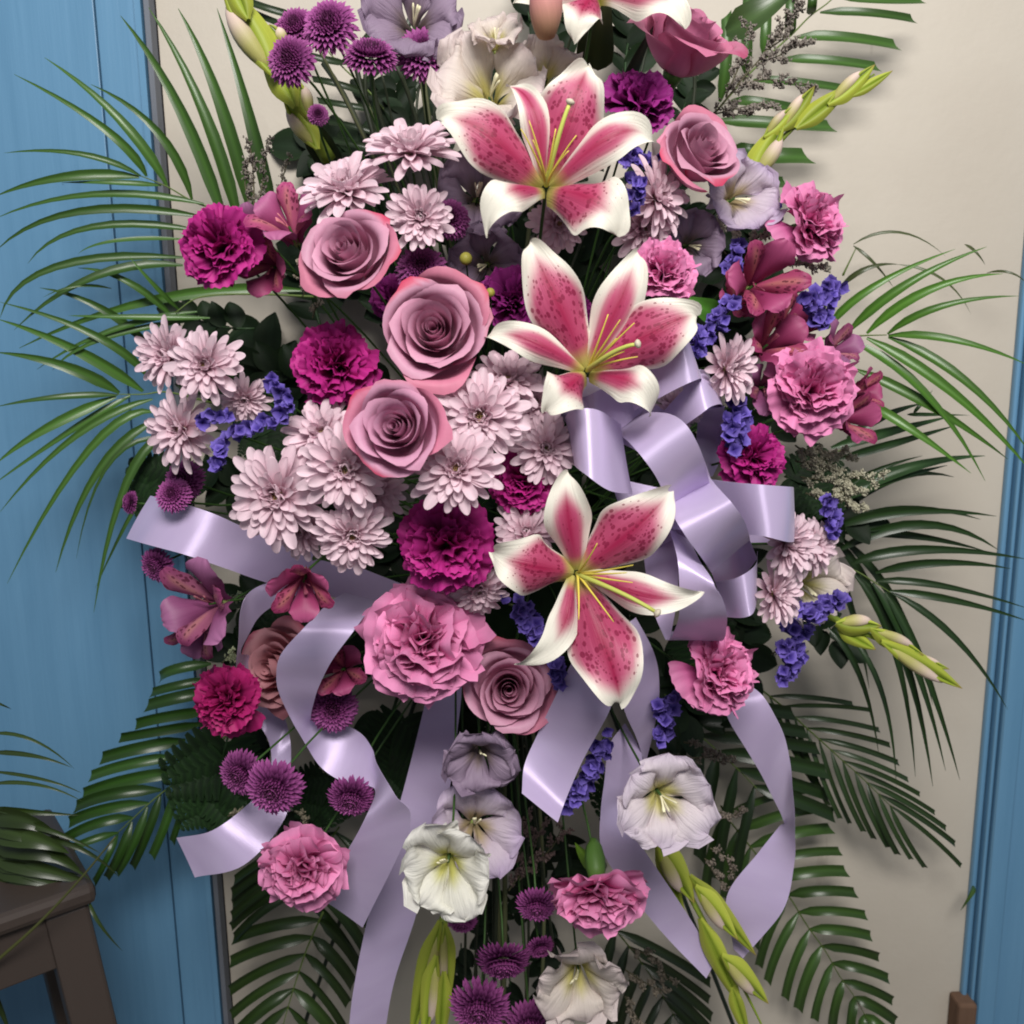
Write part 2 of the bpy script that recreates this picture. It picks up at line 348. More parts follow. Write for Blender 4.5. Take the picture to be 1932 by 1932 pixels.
# ------------------------------------------------------------------ stool at the lower left
def stool():
    d = .27
    c = P(182, 1668, d); t = thing('wooden_stool', Matrix.Translation(tuple(c)), 'dark brown wooden stool at lower left under drooping palm leaves', 'stool')
    def bp(name, mesh):
        o = add_obj(name, mesh, t); return o
    L = .34
    rot = Matrix.Rotation(math.radians(38), 4, 'Z')
    seat = box_mesh('seat', -L, 0, 0, L*.62, -.022, 0, MT['wood'], .007)
    seat.transform(rot); bp('seat', seat)
    for nm, a in (('apron', (-L+.03, -.03, .012, .03, -.085, -.0225)), ('apron', (-.03, -.012, .03, L*.62-.03, -.085, -.0225))):
        m = box_mesh(nm, *a, MT['wood'], .002); m.transform(rot); bp(nm, m)
    zf = -c[2]
    for (x0, y0) in ((-.05, .008), (-L+.01, .008), (-.05, L*.62-.05), (-L+.01, L*.62-.05)):
        m = box_mesh('leg', x0, x0+.042, y0, y0+.042, zf, -.0228, MT['wood'], .004)
        # legs splay outwards towards the floor
        for v in m.vertices:
            k = (-.02-v.co.z)
            v.co.x += k*(.10 if x0 > -.1 else -.10); v.co.y += k*(-.04 if y0 < .1 else .04)
        m.transform(rot); bp('leg', m)
stool()

# ------------------------------------------------------------------ palm fronds
def leafprof(cut):
    if cut: return lambda t: np.clip(t/.22, .12, 1)**.7*(1-.12*t)
    return lambda t: np.clip(t/.18, .10, 1)**.6*np.clip((1-t)/.62, .015, 1)**.8
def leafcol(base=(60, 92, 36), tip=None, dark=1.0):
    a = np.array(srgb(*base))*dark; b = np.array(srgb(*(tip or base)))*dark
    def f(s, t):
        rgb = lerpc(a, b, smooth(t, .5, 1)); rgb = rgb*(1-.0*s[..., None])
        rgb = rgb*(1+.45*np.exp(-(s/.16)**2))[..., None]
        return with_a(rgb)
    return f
def leaflet(root, a, m, b, w, d0, d1, cut=False, col=None, fold=.35, tilt=0.0):
    """a, m, b: picture points (base, a point half way, tip); w full width in picture units; d0, d1 distance from the wall"""
    dm = (d0+d1)/2+.012
    A, Mi, B = P(a[0], a[1], d0), P(m[0], m[1], dm), P(b[0], b[1], d1)
    c = 2*Mi-.5*(A+B); k = pxm(m[0], m[1], dm)
    side = nrm(np.cross(B-A, TC)); side = nrm(side+TC*tilt)
    V, F, UV, C = spine_petal([A, c, B], w*.60*k, side, 2 if w < 9 else 4, 10, leafprof(cut), cup=fold, colfn=col or leafcol())
    if cut:      # slanted trimmed end
        n = (5 if w >= 9 else 3); e = nrm(B-c); sl = rng.uniform(-1, 1)
        for i in range(n): V[-n+i] += e*(i/(n-1)-.5)*w*k*.9*(1 if cut > 0 else -1)
    me = mk('leaflet', V, F, UV, C, MT['leaf'])
    o = add_obj('leaflet', me, root); o.matrix_parent_inverse = root.matrix_world.inverted(); return o
def rachis(root, pts, r0=3.0, r1=1.2, col=(92, 112, 52)):
    S = crs([P(*p) for p in pts], 6); R = np.linspace(r0, r1, len(S))*.00045
    o = add_obj('rachis', mk('rachis', *tube(S, R, srgb(*col), 6), MT['stem']), root); o.matrix_parent_inverse = root.matrix_world.inverted()
def frond(label, rach, leaves, group='areca palm fronds behind the flowers', w=17, cut=False, col=None, conv=None, r0=3.0, dd=(0, 0), tilt=None):
    p = rach[0]; root = thing('palm_frond', Matrix.Translation(tuple(P(*p))), label, 'palm frond', group)
    rachis(root, rach, r0)
    for L in leaves:
        L = list(L); ww = w
        if len(L) == 4: ww = L.pop()
        a, m, b = [(conv(*q) if conv else q) for q in L]
        # depth of the base: nearest rachis point
        q = min(rach, key=lambda r: (r[0]-a[0])**2+(r[1]-a[1])**2)
        leaflet(root, a, m, b, ww*rng.uniform(.9, 1.1), q[2]-.002, q[2]+dd[0]+rng.uniform(-.008, .012), cut, (col or leafcol(dark=rng.uniform(.8, 1.15))),
                tilt=(rng.uniform(-.35, .35) if tilt is None else tilt))
    return root
def lin(a, b, t): return (a[0]+(b[0]-a[0])*t, a[1]+(b[1]-a[1])*t)
def cut_frond(label, rach, n, left, right, w=15, cut=1, col=None, bow=.06, group='areca palm fronds behind the flowers', t0=.0, t1=1.0, wl=None, tilt=None, dd=0.0):
    """leaflets from points spread on the rachis to points spread on the polylines left / right"""
    root = thing('palm_frond', Matrix.Translation(tuple(P(*rach[0]))), label, 'palm frond', group); rachis(root, rach)
    def along(pl, t):
        pl = np.array(pl, float); sg = np.linalg.norm(np.diff(pl[:, :2], axis=0), axis=1); L = np.concatenate([[0], np.cumsum(sg)])/sg.sum()
        return np.array([np.interp(t, L, pl[:, i]) for i in range(pl.shape[1])])
    for pl, sg in ((left, -1), (right, 1)):
        if not pl: continue
        for k in range(n):
            t = (k+.5)/n; a = along(rach, t0+(t1-t0)*t); b = along(pl, t)+rng.uniform(-4, 4, 2)
            dx, dy = b[0]-a[0], b[1]-a[1]; m = (a[0]+dx*.5+sg*dy*bow, a[1]+dy*.5-sg*dx*bow)
            leaflet(root, a[:2], m, b, w*rng.uniform(.85, 1.12), a[2]-.002, a[2]+dd+rng.uniform(-.01, .012), cut*sg if cut else False,
                    col or leafcol(dark=rng.uniform(.7, 1.1)), tilt=(rng.uniform(-.35, .35) if tilt is None else tilt))
    return root
c1 = lambda x, y: (.35*x, .35*y)
frond('upper left palm frond with long leaflets arching over the blue door edge', [(480, 430, .12), (420, 400, .13), (364, 380, .14), (315, 352, .145), (266, 332, .15)], [
    ((790, 950), (560, 690), (75, 400)), ((900, 1000), (640, 640), (240, 310)), ((1035, 1075), (850, 710), (490, 455)),
    ((1230, 1250), (980, 600), (650, 85), 23), ((1300, 1250), (1100, 610), (800, 40), 22), ((1380, 1230), (1190, 560), (960, 45), 22), ((1490, 1230), (1350, 640), (1170, 45), 21),
    ((760, 950), (430, 830), (20, 825), 10), ((750, 955), (350, 955), (-30, 1060), 17), ((870, 1000), (600, 985), (330, 985), 9),
    ((1100, 1100), (500, 1050), (-30, 1180), 13), ((1100, 1170), (430, 1140), (-20, 1350), 14), ((1100, 1250), (500, 1225), (150, 1420), 14),
    ((1000, 1290), (620, 1300), (420, 1370), 8)], conv=c1, dd=(.02, 0), w=16)
c5 = lambda x, y: (.3*x, 483+.3*y)
frond('left palm frond whose leaflets bow down across the blue door', [(600, 560, .11), (480, 555, .12), (380, 560, .14), (330, 590, .15)], [
    ((1150, 10), (350, 70), (0, 390), 15), ((1150, 60), (600, 130), (90, 465), 15), ((1900, 215), (1000, 270), (120, 580), 17), ((1320, 390), (800, 385), (430, 375), 10),
    ((1250, 400), (650, 520), (330, 720), 10), ((1240, 350), (700, 470), (230, 715), 12), ((700, 205), (480, 190), (270, 260), 5)], conv=c5, dd=(.03, 0))
frond('broad left palm frond fanning out flat at mid height over the blue door', [(400, 760, .11), (318, 740, .13), (270, 744, .14), (222, 744, .15)], [
    ((750, 860), (400, 690), (-30, 605), 18), ((900, 850), (480, 590), (-20, 395), 18), ((930, 760), (600, 500), (0, 290), 16), ((960, 590), (640, 330), (250, 200), 13),
    ((1090, 390), (800, 160), (490, 75), 13), ((1130, 340), (960, 170), (810, 0), 8), ((740, 875), (350, 890), (-30, 950), 13), ((730, 885), (300, 1080), (-30, 1310), 16),
    ((820, 880), (420, 1120), (-60, 1450), 14), ((960, 900), (480, 1130), (0, 1610), 13), ((970, 980), (560, 1220), (45, 2060), 13), ((1000, 1030), (620, 1350), (350, 1990), 13),
    ((1080, 1120), (800, 1420), (590, 2240), 14), ((1110, 1300), (900, 1500), (600, 2090), 10), ((1120, 1180), (720, 1270), (480, 1900), 9)], conv=c5, dd=(.03, 0))
c55 = lambda x, y: (.35*x, 1256+.35*y)
frond('trimmed palm frond slanting down lower left over the blue door and stool', [(470, 1330, .12), (400, 1420, .13), (340, 1470, .135), (308, 1494, .14), (280, 1517, .145), (250, 1545, .15), (222, 1571, .155)], [
    ((1140, -10), (950, 20), (865, 65)), ((1130, 75), (950, 110), (820, 145)), ((1130, 140), (950, 175), (795, 215), 20), ((1140, 240), (900, 270), (735, 310), 20),
    ((1100, 310), (850, 350), (650, 385), 20), ((1000, 400), (760, 440), (550, 495), 20), ((950, 490), (700, 530), (490, 595), 20), ((970, 575), (700, 610), (450, 690), 20),
    ((870, 670), (620, 690), (410, 760), 20), ((800, 740), (560, 770), (375, 840), 19), ((715, 820), (520, 850), (330, 945), 18), ((640, 900), (440, 960), (220, 1070), 12),
    ((1010, 720), (970, 830), (930, 950), 13), ((965, 620), (900, 830), (820, 1025), 14), ((865, 690), (800, 890), (715, 1080), 14), ((795, 760), (720, 960), (630, 1115), 14),
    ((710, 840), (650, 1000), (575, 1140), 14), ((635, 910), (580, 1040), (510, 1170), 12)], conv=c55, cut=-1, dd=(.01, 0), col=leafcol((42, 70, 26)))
c6 = lambda x, y: (386+.325*x, 1304+.325*y)
cut_frond('trimmed palm frond hanging below the pink carnation at bottom left', [(610, 1720, .09, ), (581, 1785, .095), (562, 1840, .10), (545, 1895, .105), (530, 1950, .11)], 7,
          [(440, 1745), (436, 1800), (432, 1850), (436, 1990), (445, 2080)], [(680, 1800), (660, 1890), (640, 1990), (600, 2060)], w=18, cut=1, bow=.05, col=leafcol((42, 62, 24)))
cut_frond('short trimmed palm frond behind the pink carnation near the lower blue door edge', [(640, 1560, .07), (600, 1620, .075), (560, 1690, .08)], 6,
          [(440, 1650), (436, 1700), (440, 1780)], [(760, 1700), (740, 1800), (690, 1880)], w=17, cut=1, col=leafcol((36, 54, 22)))
c8 = lambda x, y: (1352+.3*x, 386+.3*y)
frond('right palm frond with upper leaflets rising over the cream wall', [(1540, 640, .13), (1604, 635, .15), (1634, 633, .155), (1673, 632, .16)], [
    ((700, 780), (980, 520), (1500, 280), 14), ((830, 800), (1200, 500), (1700, 265), 17), ((945, 810), (1330, 540), (1800, 435), 17), ((1075, 815), (1420, 640), (1900, 575), 14),
    ((1080, 825), (1500, 855), (1960, 1010), 15), ((1080, 835), (1560, 1110), (1970, 1560), 17), ((945, 840), (1480, 1180), (1980, 1680), 18), ((840, 860), (1300, 1180), (1690, 1740), 17),
    ((880, 1040), (1350, 1270), (1830, 1600), 17), ((900, 1230), (1200, 1400), (1600, 1690), 15)], conv=c8, dd=(.035, 0), col=leafcol((66, 104, 34)))
frond('thin dark palm twigs arching behind the upper right frond leaflets', [(1590, 520, .06), (1615, 468, .06)], [
    ((860, 250), (1150, 175), (1440, 325), 5), ((860, 260), (990, 370), (1115, 525), 5), ((780, 520), (950, 400), (1150, 378), 8), ((1150, 378), (1420, 470), (1600, 690), 5), ((1560, 250), (1630, 300), (1690, 380), 5),
    ((1700, 430), (1850, 430), (1960, 510), 4)], conv=c8, w=5, col=leafcol((70, 80, 45), dark=.8), tilt=0)
frond('right palm frond with dark leaflets lifting from below the pink carnation', [(1480, 900, .10), (1560, 860, .11), (1600, 845, .11)], [
    ((720, 1530), (1080, 1430), (1480, 1330), 18), ((760, 1600), (1150, 1490), (1500, 1390), 14), ((760, 1860), (1200, 1660), (1690, 1580), 20), ((700, 1880), (1000, 1760), (1450, 1640), 18),
    ((1200, 1320), (1350, 1320), (1590, 1325), 7), ((1240, 1310), (1290, 1250), (1360, 1165), 6), ((820, 1470), (1050, 1330), (1300, 1250), 14)], conv=c8, dd=(-.02, 0), col=leafcol((40, 66, 32)))
c9 = lambda x, y: (1352+.3*x, 869+.3*y)
frond('right palm frond spreading sideways to the blue frame above the gladiolus buds', [(1540, 1050, .10), (1610, 1075, .12), (1652, 1100, .13), (1680, 1118, .135)], [
    ((740, 420), (1200, 320), (1760, 350), 15), ((760, 570), (1280, 400), (1770, 560), 19), ((850, 650), (1300, 560), (1950, 620), 17), ((1000, 705), (1400, 640), (1850, 680), 14),
    ((1000, 760), (1400, 785), (1960, 930), 13), ((1090, 820), (1500, 880), (1960, 1010), 13), ((1100, 830), (1500, 1120), (1830, 1565), 13),
    ((860, 710), (1120, 1200), (1250, 1990), 14), ((900, 720), (1180, 1250), (1360, 2050), 16), ((980, 770), (1230, 1250), (1440, 1950), 15), ((1060, 830), (1300, 1300), (1530, 2010), 15),
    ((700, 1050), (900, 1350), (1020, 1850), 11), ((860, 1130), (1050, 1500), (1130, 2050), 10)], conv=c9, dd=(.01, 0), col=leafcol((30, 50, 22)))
frond('right palm frond with narrow leaflets crossing low beside the gladiolus buds', [(1500, 980, .07), (1570, 990, .08), (1620, 1010, .09)], [
    ((1560, 985), (1680, 905), (1800, 900), 14), ((1570, 1000), (1700, 960), (1850, 980), 16), ((1590, 1005), (1720, 1010), (1860, 1040), 13), ((1540, 975), (1620, 905), (1740, 860), 14),
    ((1560, 1000), (1650, 1130), (1700, 1290), 14), ((1580, 1010), (1690, 1140), (1760, 1330), 13), ((1540, 1000), (1600, 1130), (1640, 1300), 13)], dd=(.0, 0), col=leafcol((32, 52, 24)))
c10 = lambda x, y: (1256+.35*x, 1304+.35*y)
cut_frond('narrow palm frond slanting down right across the cream wall at mid right', [(1440, 1304, .06), (1484, 1339, .06), (1518, 1370, .06), (1557, 1405, .06), (1592, 1437, .06), (1627, 1468, .06), (1655, 1496, .06), (1690, 1530, .06)], 11,
          [(1520, 1465), (1581, 1541), (1613, 1556), (1651, 1584), (1690, 1612), (1720, 1622), (1757, 1647)], [(1590, 1325), (1645, 1339), (1676, 1409), (1711, 1472), (1753, 1517), (1788, 1563), (1815, 1650)], w=9, cut=1, bow=.03, col=leafcol((38, 56, 28)))
cut_frond('large trimmed palm frond at bottom right hanging over the cream wall', [(1360, 1520, .05), (1375, 1546, .05), (1427, 1612, .05), (1487, 1689, .05), (1522, 1745, .05), (1557, 1794, .05), (1585, 1843, .05), (1613, 1882, .05), (1641, 1932, .05)], 13,
          [(1320, 1660), (1365, 1690), (1400, 1740), (1445, 1850), (1470, 1872), (1513, 1910), (1556, 1930), (1590, 1950), (1640, 2000)], [(1520, 1470), (1567, 1556), (1589, 1619), (1611, 1678), (1634, 1731), (1651, 1781), (1661, 1811), (1683, 1870), (1690, 1990)], w=17, cut=1, bow=.05, col=leafcol((50, 74, 30)))
c7 = lambda x, y: (869+.325*x, 1304+.325*y)
cut_frond('dark palm frond behind the ribbon tails at lower centre right', [(1230, 1310, .07), (1300, 1370, .07), (1380, 1440, .07), (1440, 1500, .07)], 6,
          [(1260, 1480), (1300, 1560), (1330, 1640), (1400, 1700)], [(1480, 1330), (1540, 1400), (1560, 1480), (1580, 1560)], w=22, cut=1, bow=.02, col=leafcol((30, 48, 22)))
cut_frond('dark palm frond at the bottom edge right of the white gladiolus', [(1150, 1740, .05), (1220, 1830, .05), (1280, 1930, .05)], 6,
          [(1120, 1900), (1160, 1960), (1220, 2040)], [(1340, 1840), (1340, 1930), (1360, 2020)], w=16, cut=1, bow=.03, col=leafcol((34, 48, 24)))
c4 = lambda x, y: (1352+.3*x, .3*y)
frond('trimmed palm frond at top right with level leaflets over the cream wall', [(1330, 250, .06), (1352, 210, .06), (1421, 132, .06), (1493, 66, .06), (1529, 30, .06), (1568, 0, .06), (1600, -40, .06)], [
    ((760, -20), (1000, 5), (1290, 5), 15), ((650, 80), (950, 85), (1235, 125), 17), ((500, 235), (800, 240), (1130, 290), 19), ((400, 375), (700, 385), (1010, 425), 17),
    ((230, 505), (500, 520), (820, 565), 17), ((90, 635), (280, 650), (500, 690), 20), ((0, 760), (350, 780), (720, 800), 22), ((100, 930), (200, 945), (300, 950), 20), ((150, 1010), (350, 990), (570, 990), 30), ((250, 1150), (330, 1150), (430, 1150), 20),
    ((590, 90), (600, 20), (610, -80), 16), ((460, 225), (465, 100), (470, -80), 17), ((300, 360), (310, 160), (320, -80), 18), ((180, 460), (190, 260), (200, -60), 18), ((20, 640), (60, 380), (60, 100), 20)],
      conv=c4, w=17, cut=1, col=leafcol((58, 88, 36)), dd=(.0, 0), tilt=.2)
frond('top left dark palm frond crossing behind the purple button flowers', [(800, 330, .05), (720, 200, .05), (640, 120, .05), (560, 30, .05)], [
    ((560, 30), (500, 15), (440, -10), 12), ((600, 70), (540, 50), (480, 25), 12), ((660, 120), (600, 110), (540, 90), 12), ((700, 180), (640, 160), (590, 150), 12), ((720, 210), (660, 200), (600, 190), 12), ((760, 270), (690, 245), (620, 230), 12),
    ((780, 300), (700, 280), (630, 265), 12), ((640, 120), (700, 60), (740, -20), 11), ((680, 160), (740, 100), (790, 0), 11), ((730, 220), (790, 160), (850, 60), 11), ((770, 290), (830, 220), (880, 120), 11)], w=12, cut=1, col=leafcol((38, 52, 30)), tilt=0)
frond('far left palm frond tips hanging over the dark stool', [(-60, 1600, .26), (0, 1545, .27)], [
    ((-20, 1385), (60, 1395), (140, 1450), 6), ((-20, 1420), (60, 1425), (135, 1448), 8), ((-20, 1455), (80, 1470), (155, 1497), 6), ((-20, 1480), (70, 1480), (155, 1512), 7), ((-20, 1525), (60, 1532), (150, 1538), 11), ((0, 1550), (90, 1565), (190, 1610), 10),
    ((-20, 1320), (0, 1328), (22, 1338), 5), ((60, 1580), (150, 1600), (225, 1655), 10), ((-20, 1600), (80, 1610), (170, 1660), 16), ((-20, 1630), (60, 1640), (150, 1650), 20), ((-20, 1560), (40, 1575), (110, 1600), 22),
    ((-20, 1545), (50, 1548), (115, 1585), 30), ((-20, 1615), (80, 1640), (176, 1668), 26), ((-20, 1700), (40, 1705), (100, 1720), 36), ((-20, 1640), (70, 1655), (160, 1690), 30), ((-20, 1590), (70, 1600), (150, 1640), 44), ((-20, 1660), (50, 1680), (120, 1700), 40), ((-20, 1570), (60, 1580), (130, 1610), 36), ((-20, 1870), (0, 1900), (22, 1960), 12), ((168, 1700), (190, 1745), (232, 1795), 6), ((-10, 1665), (60, 1670), (130, 1700), 18)], group=None, w=9, col=leafcol((46, 62, 26)), tilt=.1)
o = thing('palm_stalk', Matrix.Translation(tuple(P(220, 1571, .30))), 'long bare palm stalk leaning in front of the stool corner', 'palm stalk')
S = crs([P(218, 1578, .30), P(150, 1660, .31), (P(70, 1745, .32)), P(-20, 1825, .33)], 6)
q = add_obj('stalk', mk('stalk', *tube(S, np.linspace(1.8, 4.5, len(S))*.00045, srgb(72, 76, 40), 6), MT['stem']), o); q.matrix_parent_inverse = o.matrix_world.inverted()

# ------------------------------------------------------------------ leatherleaf ferns and dark filler in the heart of the spray
def pinna_mesh():
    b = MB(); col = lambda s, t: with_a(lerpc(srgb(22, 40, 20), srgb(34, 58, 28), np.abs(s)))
    nl = 7
    for k in range(nl):
        t = (k+.3)/nl; L = (1-t)**.8*.34+.04
        for sg in (-1, 1):
            a = np.array([t, 0, 0]); e = a+np.array([L*.45, sg*L, -.04]); c = (a+e)/2+np.array([0, 0, .05])
            V, F, UV, C = spine_petal([a, c, e], .115*(1-.4*t), nrm(np.cross(e-a, [0, 0, 1])), 2, 3, lambda q: np.clip(1.1-q, .1, 1)**.5*np.clip(q+.6, 0, 1), cup=.2, colfn=col)
            b.add(V, F, UV, C)
    V, F, UV, C = spine_petal([(0, 0, 0), (.5, 0, .02), (1, 0, -.02)], .05, (0, 1, 0), 2, 4, lambda q: 1-.9*q, cup=.1, colfn=col); b.add(V, F, UV, C)
    return b.mesh('pinna', MT['fern'])
PINNA = pinna_mesh()
def fern(u, v, d, ang, L, label, fx=0., fy=0., n=6):
    """frond starting at (u, v), growing at picture angle ang (degrees), L picture units"""
    mw = face_matrix(u, v, d, L, fx, fy, math.radians(ang)); root = thing('fern_frond', mw, label, 'fern', 'leatherleaf fern fronds tucked between the flowers')
    S = [(t, 0, -.12*t*t) for t in np.linspace(0, 1, 8)]
    add_obj('rachis', mk('rachis', *tube(S, np.linspace(.012, .004, 8), DGREEN, 4), MT['stem']), root)
    for k in range(n):
        t = .08+.86*k/n; l = .62*(1-t)**.6+.12
        for sg in (-1, 1):
            mx = Matrix.Translation((t, 0, -.12*t*t)) @ RZ(sg*math.radians(58-18*t)) @ Matrix.Rotation(math.radians(rng.uniform(-18, 18)), 4, 'X') @ Matrix.Diagonal((l, l*1.15, l, 1))
            q = bpy.data.objects.new('pinna', PINNA); COL.objects.link(q); q.parent = root; q.matrix_local = mx
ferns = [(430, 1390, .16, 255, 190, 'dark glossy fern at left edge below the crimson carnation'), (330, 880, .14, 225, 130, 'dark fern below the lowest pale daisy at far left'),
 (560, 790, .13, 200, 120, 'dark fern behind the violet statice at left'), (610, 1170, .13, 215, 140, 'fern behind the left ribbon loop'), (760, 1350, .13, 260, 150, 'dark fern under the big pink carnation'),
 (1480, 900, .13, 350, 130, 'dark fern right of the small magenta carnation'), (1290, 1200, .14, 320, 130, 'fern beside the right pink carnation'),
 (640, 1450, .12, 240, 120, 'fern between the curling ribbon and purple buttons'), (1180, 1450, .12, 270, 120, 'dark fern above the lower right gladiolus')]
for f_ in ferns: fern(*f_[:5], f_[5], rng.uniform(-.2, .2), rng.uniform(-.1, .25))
def leafy_proto(seed):
    r = np.random.RandomState(seed); proto = []; cf = lambda s, t: with_a(lerpc(srgb(18, 30, 17), srgb(26, 42, 22), np.abs(s))*(1+.6*np.exp(-(s/.12)**2))[..., None])  # filler leaves: shade of the spray's interior put into a very dark green
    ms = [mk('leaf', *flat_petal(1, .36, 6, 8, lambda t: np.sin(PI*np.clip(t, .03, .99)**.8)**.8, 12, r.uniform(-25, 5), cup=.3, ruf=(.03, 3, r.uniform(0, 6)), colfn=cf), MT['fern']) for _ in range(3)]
    S = [(t, .05*math.sin(t*4), -.1*t*t) for t in np.linspace(0, 1, 8)]
    proto.append(('stem', mk('stem', *tube(S, np.linspace(.018, .006, 8), DGREEN, 5), MT['stem']), Matrix.Identity(4), None))
    for k in range(9):
        t = .12+.88*k/8; l = r.uniform(.34, .48)
        mx = Matrix.Translation((t, .05*math.sin(t*4), -.1*t*t)) @ RZ((-1)**k*math.radians(r.uniform(35, 65))*(k < 8)) @ Matrix.Rotation(math.radians(r.uniform(-35, 35)), 4, 'X') @ Matrix.Rotation(math.radians(r.uniform(-25, 15)), 4, 'Y') @ Matrix.Diagonal((l, l, l, 1))
        proto.append(('leaf', ms[k % 3], mx, None))
    return proto
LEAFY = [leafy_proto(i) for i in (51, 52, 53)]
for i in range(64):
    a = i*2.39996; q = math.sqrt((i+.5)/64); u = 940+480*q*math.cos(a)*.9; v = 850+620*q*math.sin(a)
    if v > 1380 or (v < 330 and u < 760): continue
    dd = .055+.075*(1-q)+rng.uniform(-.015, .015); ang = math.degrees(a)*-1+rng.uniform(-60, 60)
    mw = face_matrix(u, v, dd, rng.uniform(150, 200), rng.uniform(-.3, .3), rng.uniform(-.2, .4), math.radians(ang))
    root = thing('leafy_branch', mw, 'leafy branch added as filler behind the blooms, its green darkened for shade', 'foliage', 'dark leafy branches behind the blooms'); put(LEAFY[i % 3], root)
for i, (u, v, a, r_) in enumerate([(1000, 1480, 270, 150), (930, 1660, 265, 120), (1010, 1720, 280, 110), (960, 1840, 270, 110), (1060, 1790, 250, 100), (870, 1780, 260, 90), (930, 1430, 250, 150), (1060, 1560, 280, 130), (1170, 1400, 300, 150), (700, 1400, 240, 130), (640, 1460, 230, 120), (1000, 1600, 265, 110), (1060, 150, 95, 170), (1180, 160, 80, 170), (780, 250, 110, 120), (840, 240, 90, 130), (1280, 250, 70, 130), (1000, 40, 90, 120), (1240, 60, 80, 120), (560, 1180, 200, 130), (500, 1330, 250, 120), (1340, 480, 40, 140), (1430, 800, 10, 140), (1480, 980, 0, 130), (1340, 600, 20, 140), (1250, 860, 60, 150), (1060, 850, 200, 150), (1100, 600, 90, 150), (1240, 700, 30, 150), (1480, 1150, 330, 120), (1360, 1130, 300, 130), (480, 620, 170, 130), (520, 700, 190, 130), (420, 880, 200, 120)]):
    root = thing('leafy_branch', face_matrix(u, v, .09, r_, rng.uniform(-.3, .3), rng.uniform(-.2, .3), math.radians(a)), 'leafy branch added as filler behind the blooms, its green darkened for shade', 'foliage', 'dark leafy branches behind the blooms'); put(LEAFY[i % 3], root)
# foam block (a caged brick of wet floral foam) and easel
fm = bpy.data.objects.new('floral_foam', box_mesh('floral_foam', FOAM[0]-.085, FOAM[0]+.085, -.14, -.04, FOAM[2]-.15, FOAM[2]+.15, MT['foam'], .01)); COL.objects.link(fm)
tag(fm, 'dark green floral foam block hidden at the heart of the spray', 'floral foam')
ez = thing('wire_easel', Matrix.Translation((FOAM[0], -.03, 0)), 'dark green wire easel standing behind the spray, its leg showing at the bottom', 'easel')
for a, b in ((P(1345, 1835, .05), None), (P(620, 1800, .035), None)):
    top = np.array([FOAM[0], -.03, FOAM[2]+.1]); dr = a-top; k = -top[2]/dr[2]; e = top+dr*k
    S = [top+(e-top)*t for t in np.linspace(0, 1, 6)]
    q = add_obj('leg', mk('leg', *tube(S, .0028, srgb(24, 36, 28), 8), MT['wire']), ez); q.matrix_parent_inverse = ez.matrix_world.inverted()

# ------------------------------------------------------------------ flower prototypes (unit radius, looking along +Z)
def spoon(round_=.2, base=.35):
    return lambda t: (base+(1-base)*smooth(t, 0, .6))*np.sqrt(np.clip(1-((t-(1-round_))/round_)**2*(t > 1-round_), .0, 1))
def mum_proto(seed, tight=0., col=((208, 162, 178), (234, 208, 218))):
    r = np.random.RandomState(seed); A, B = [np.array(srgb(*c)) for c in col]; proto = []
    cf = lambda s, t: with_a(lerpc(A, B, smooth(t, .1, .8)))
    rings = [(17, 1.0, 12, -8, .05), (17, .92, 22, 2, .05), (15, .78, 33, 16, .05), (13, .58, 46, 38, .07), (13, .38, 58, 75, .10), (11, .24, 66, 110, .12)]
    for ri, (n, L, a0, a1, b) in enumerate(rings):
        ms = [mk('petal', *flat_petal(L, (.112-.007*ri)*r.uniform(.9, 1.12), 4, 10, spoon(.24, .3), a0+tight*15, a1+tight*20+r.uniform(-5, 5), cup=.38+.12*ri, ruf=(.012, 3, r.uniform(0, 6)), colfn=cf, base=b, warp=1.9), MT['mum']) for _ in range(2)]
        for k in range(n):
            a = 2*PI*(k+.5*(ri % 2))/n+r.uniform(-.09, .09); q = r.uniform(.82, 1.08)
            mx = Matrix.Translation((0, 0, -.10+.02*ri)) @ RZ(a) @ Matrix.Rotation(math.radians(r.uniform(-10, 7)), 4, 'Y') @ Matrix.Rotation(math.radians(r.uniform(-14, 14)), 4, 'X') @ Matrix.Diagonal((q, q*r.uniform(.9, 1.15), q, 1))
            proto.append(('petal', ms[k % 2], mx, None))
    b = MB(); n = 46
    for k in range(n):
        rr = .15*math.sqrt((k+.5)/n); a = k*2.39996; p = np.array([rr*math.cos(a), rr*math.sin(a), .02-rr*.3]); e = p*np.array([1.15, 1.15, 1])+np.array([0, 0, .07])
        V, F, UV, C = tube([p, (p+e)/2, e], [.012, .016, .008], srgb(196, 168, 110) if k < 30 else srgb(176, 170, 96), 5); b.add(V, F, UV, C)
    proto.append(('disc', b.mesh('disc', MT['stem']), Matrix.Identity(4), 'stuff'))
    return proto
MUMS = [mum_proto(1), mum_proto(2), mum_proto(3, .5), mum_proto(4, .2), mum_proto(5, -.25), mum_proto(6, .8)]
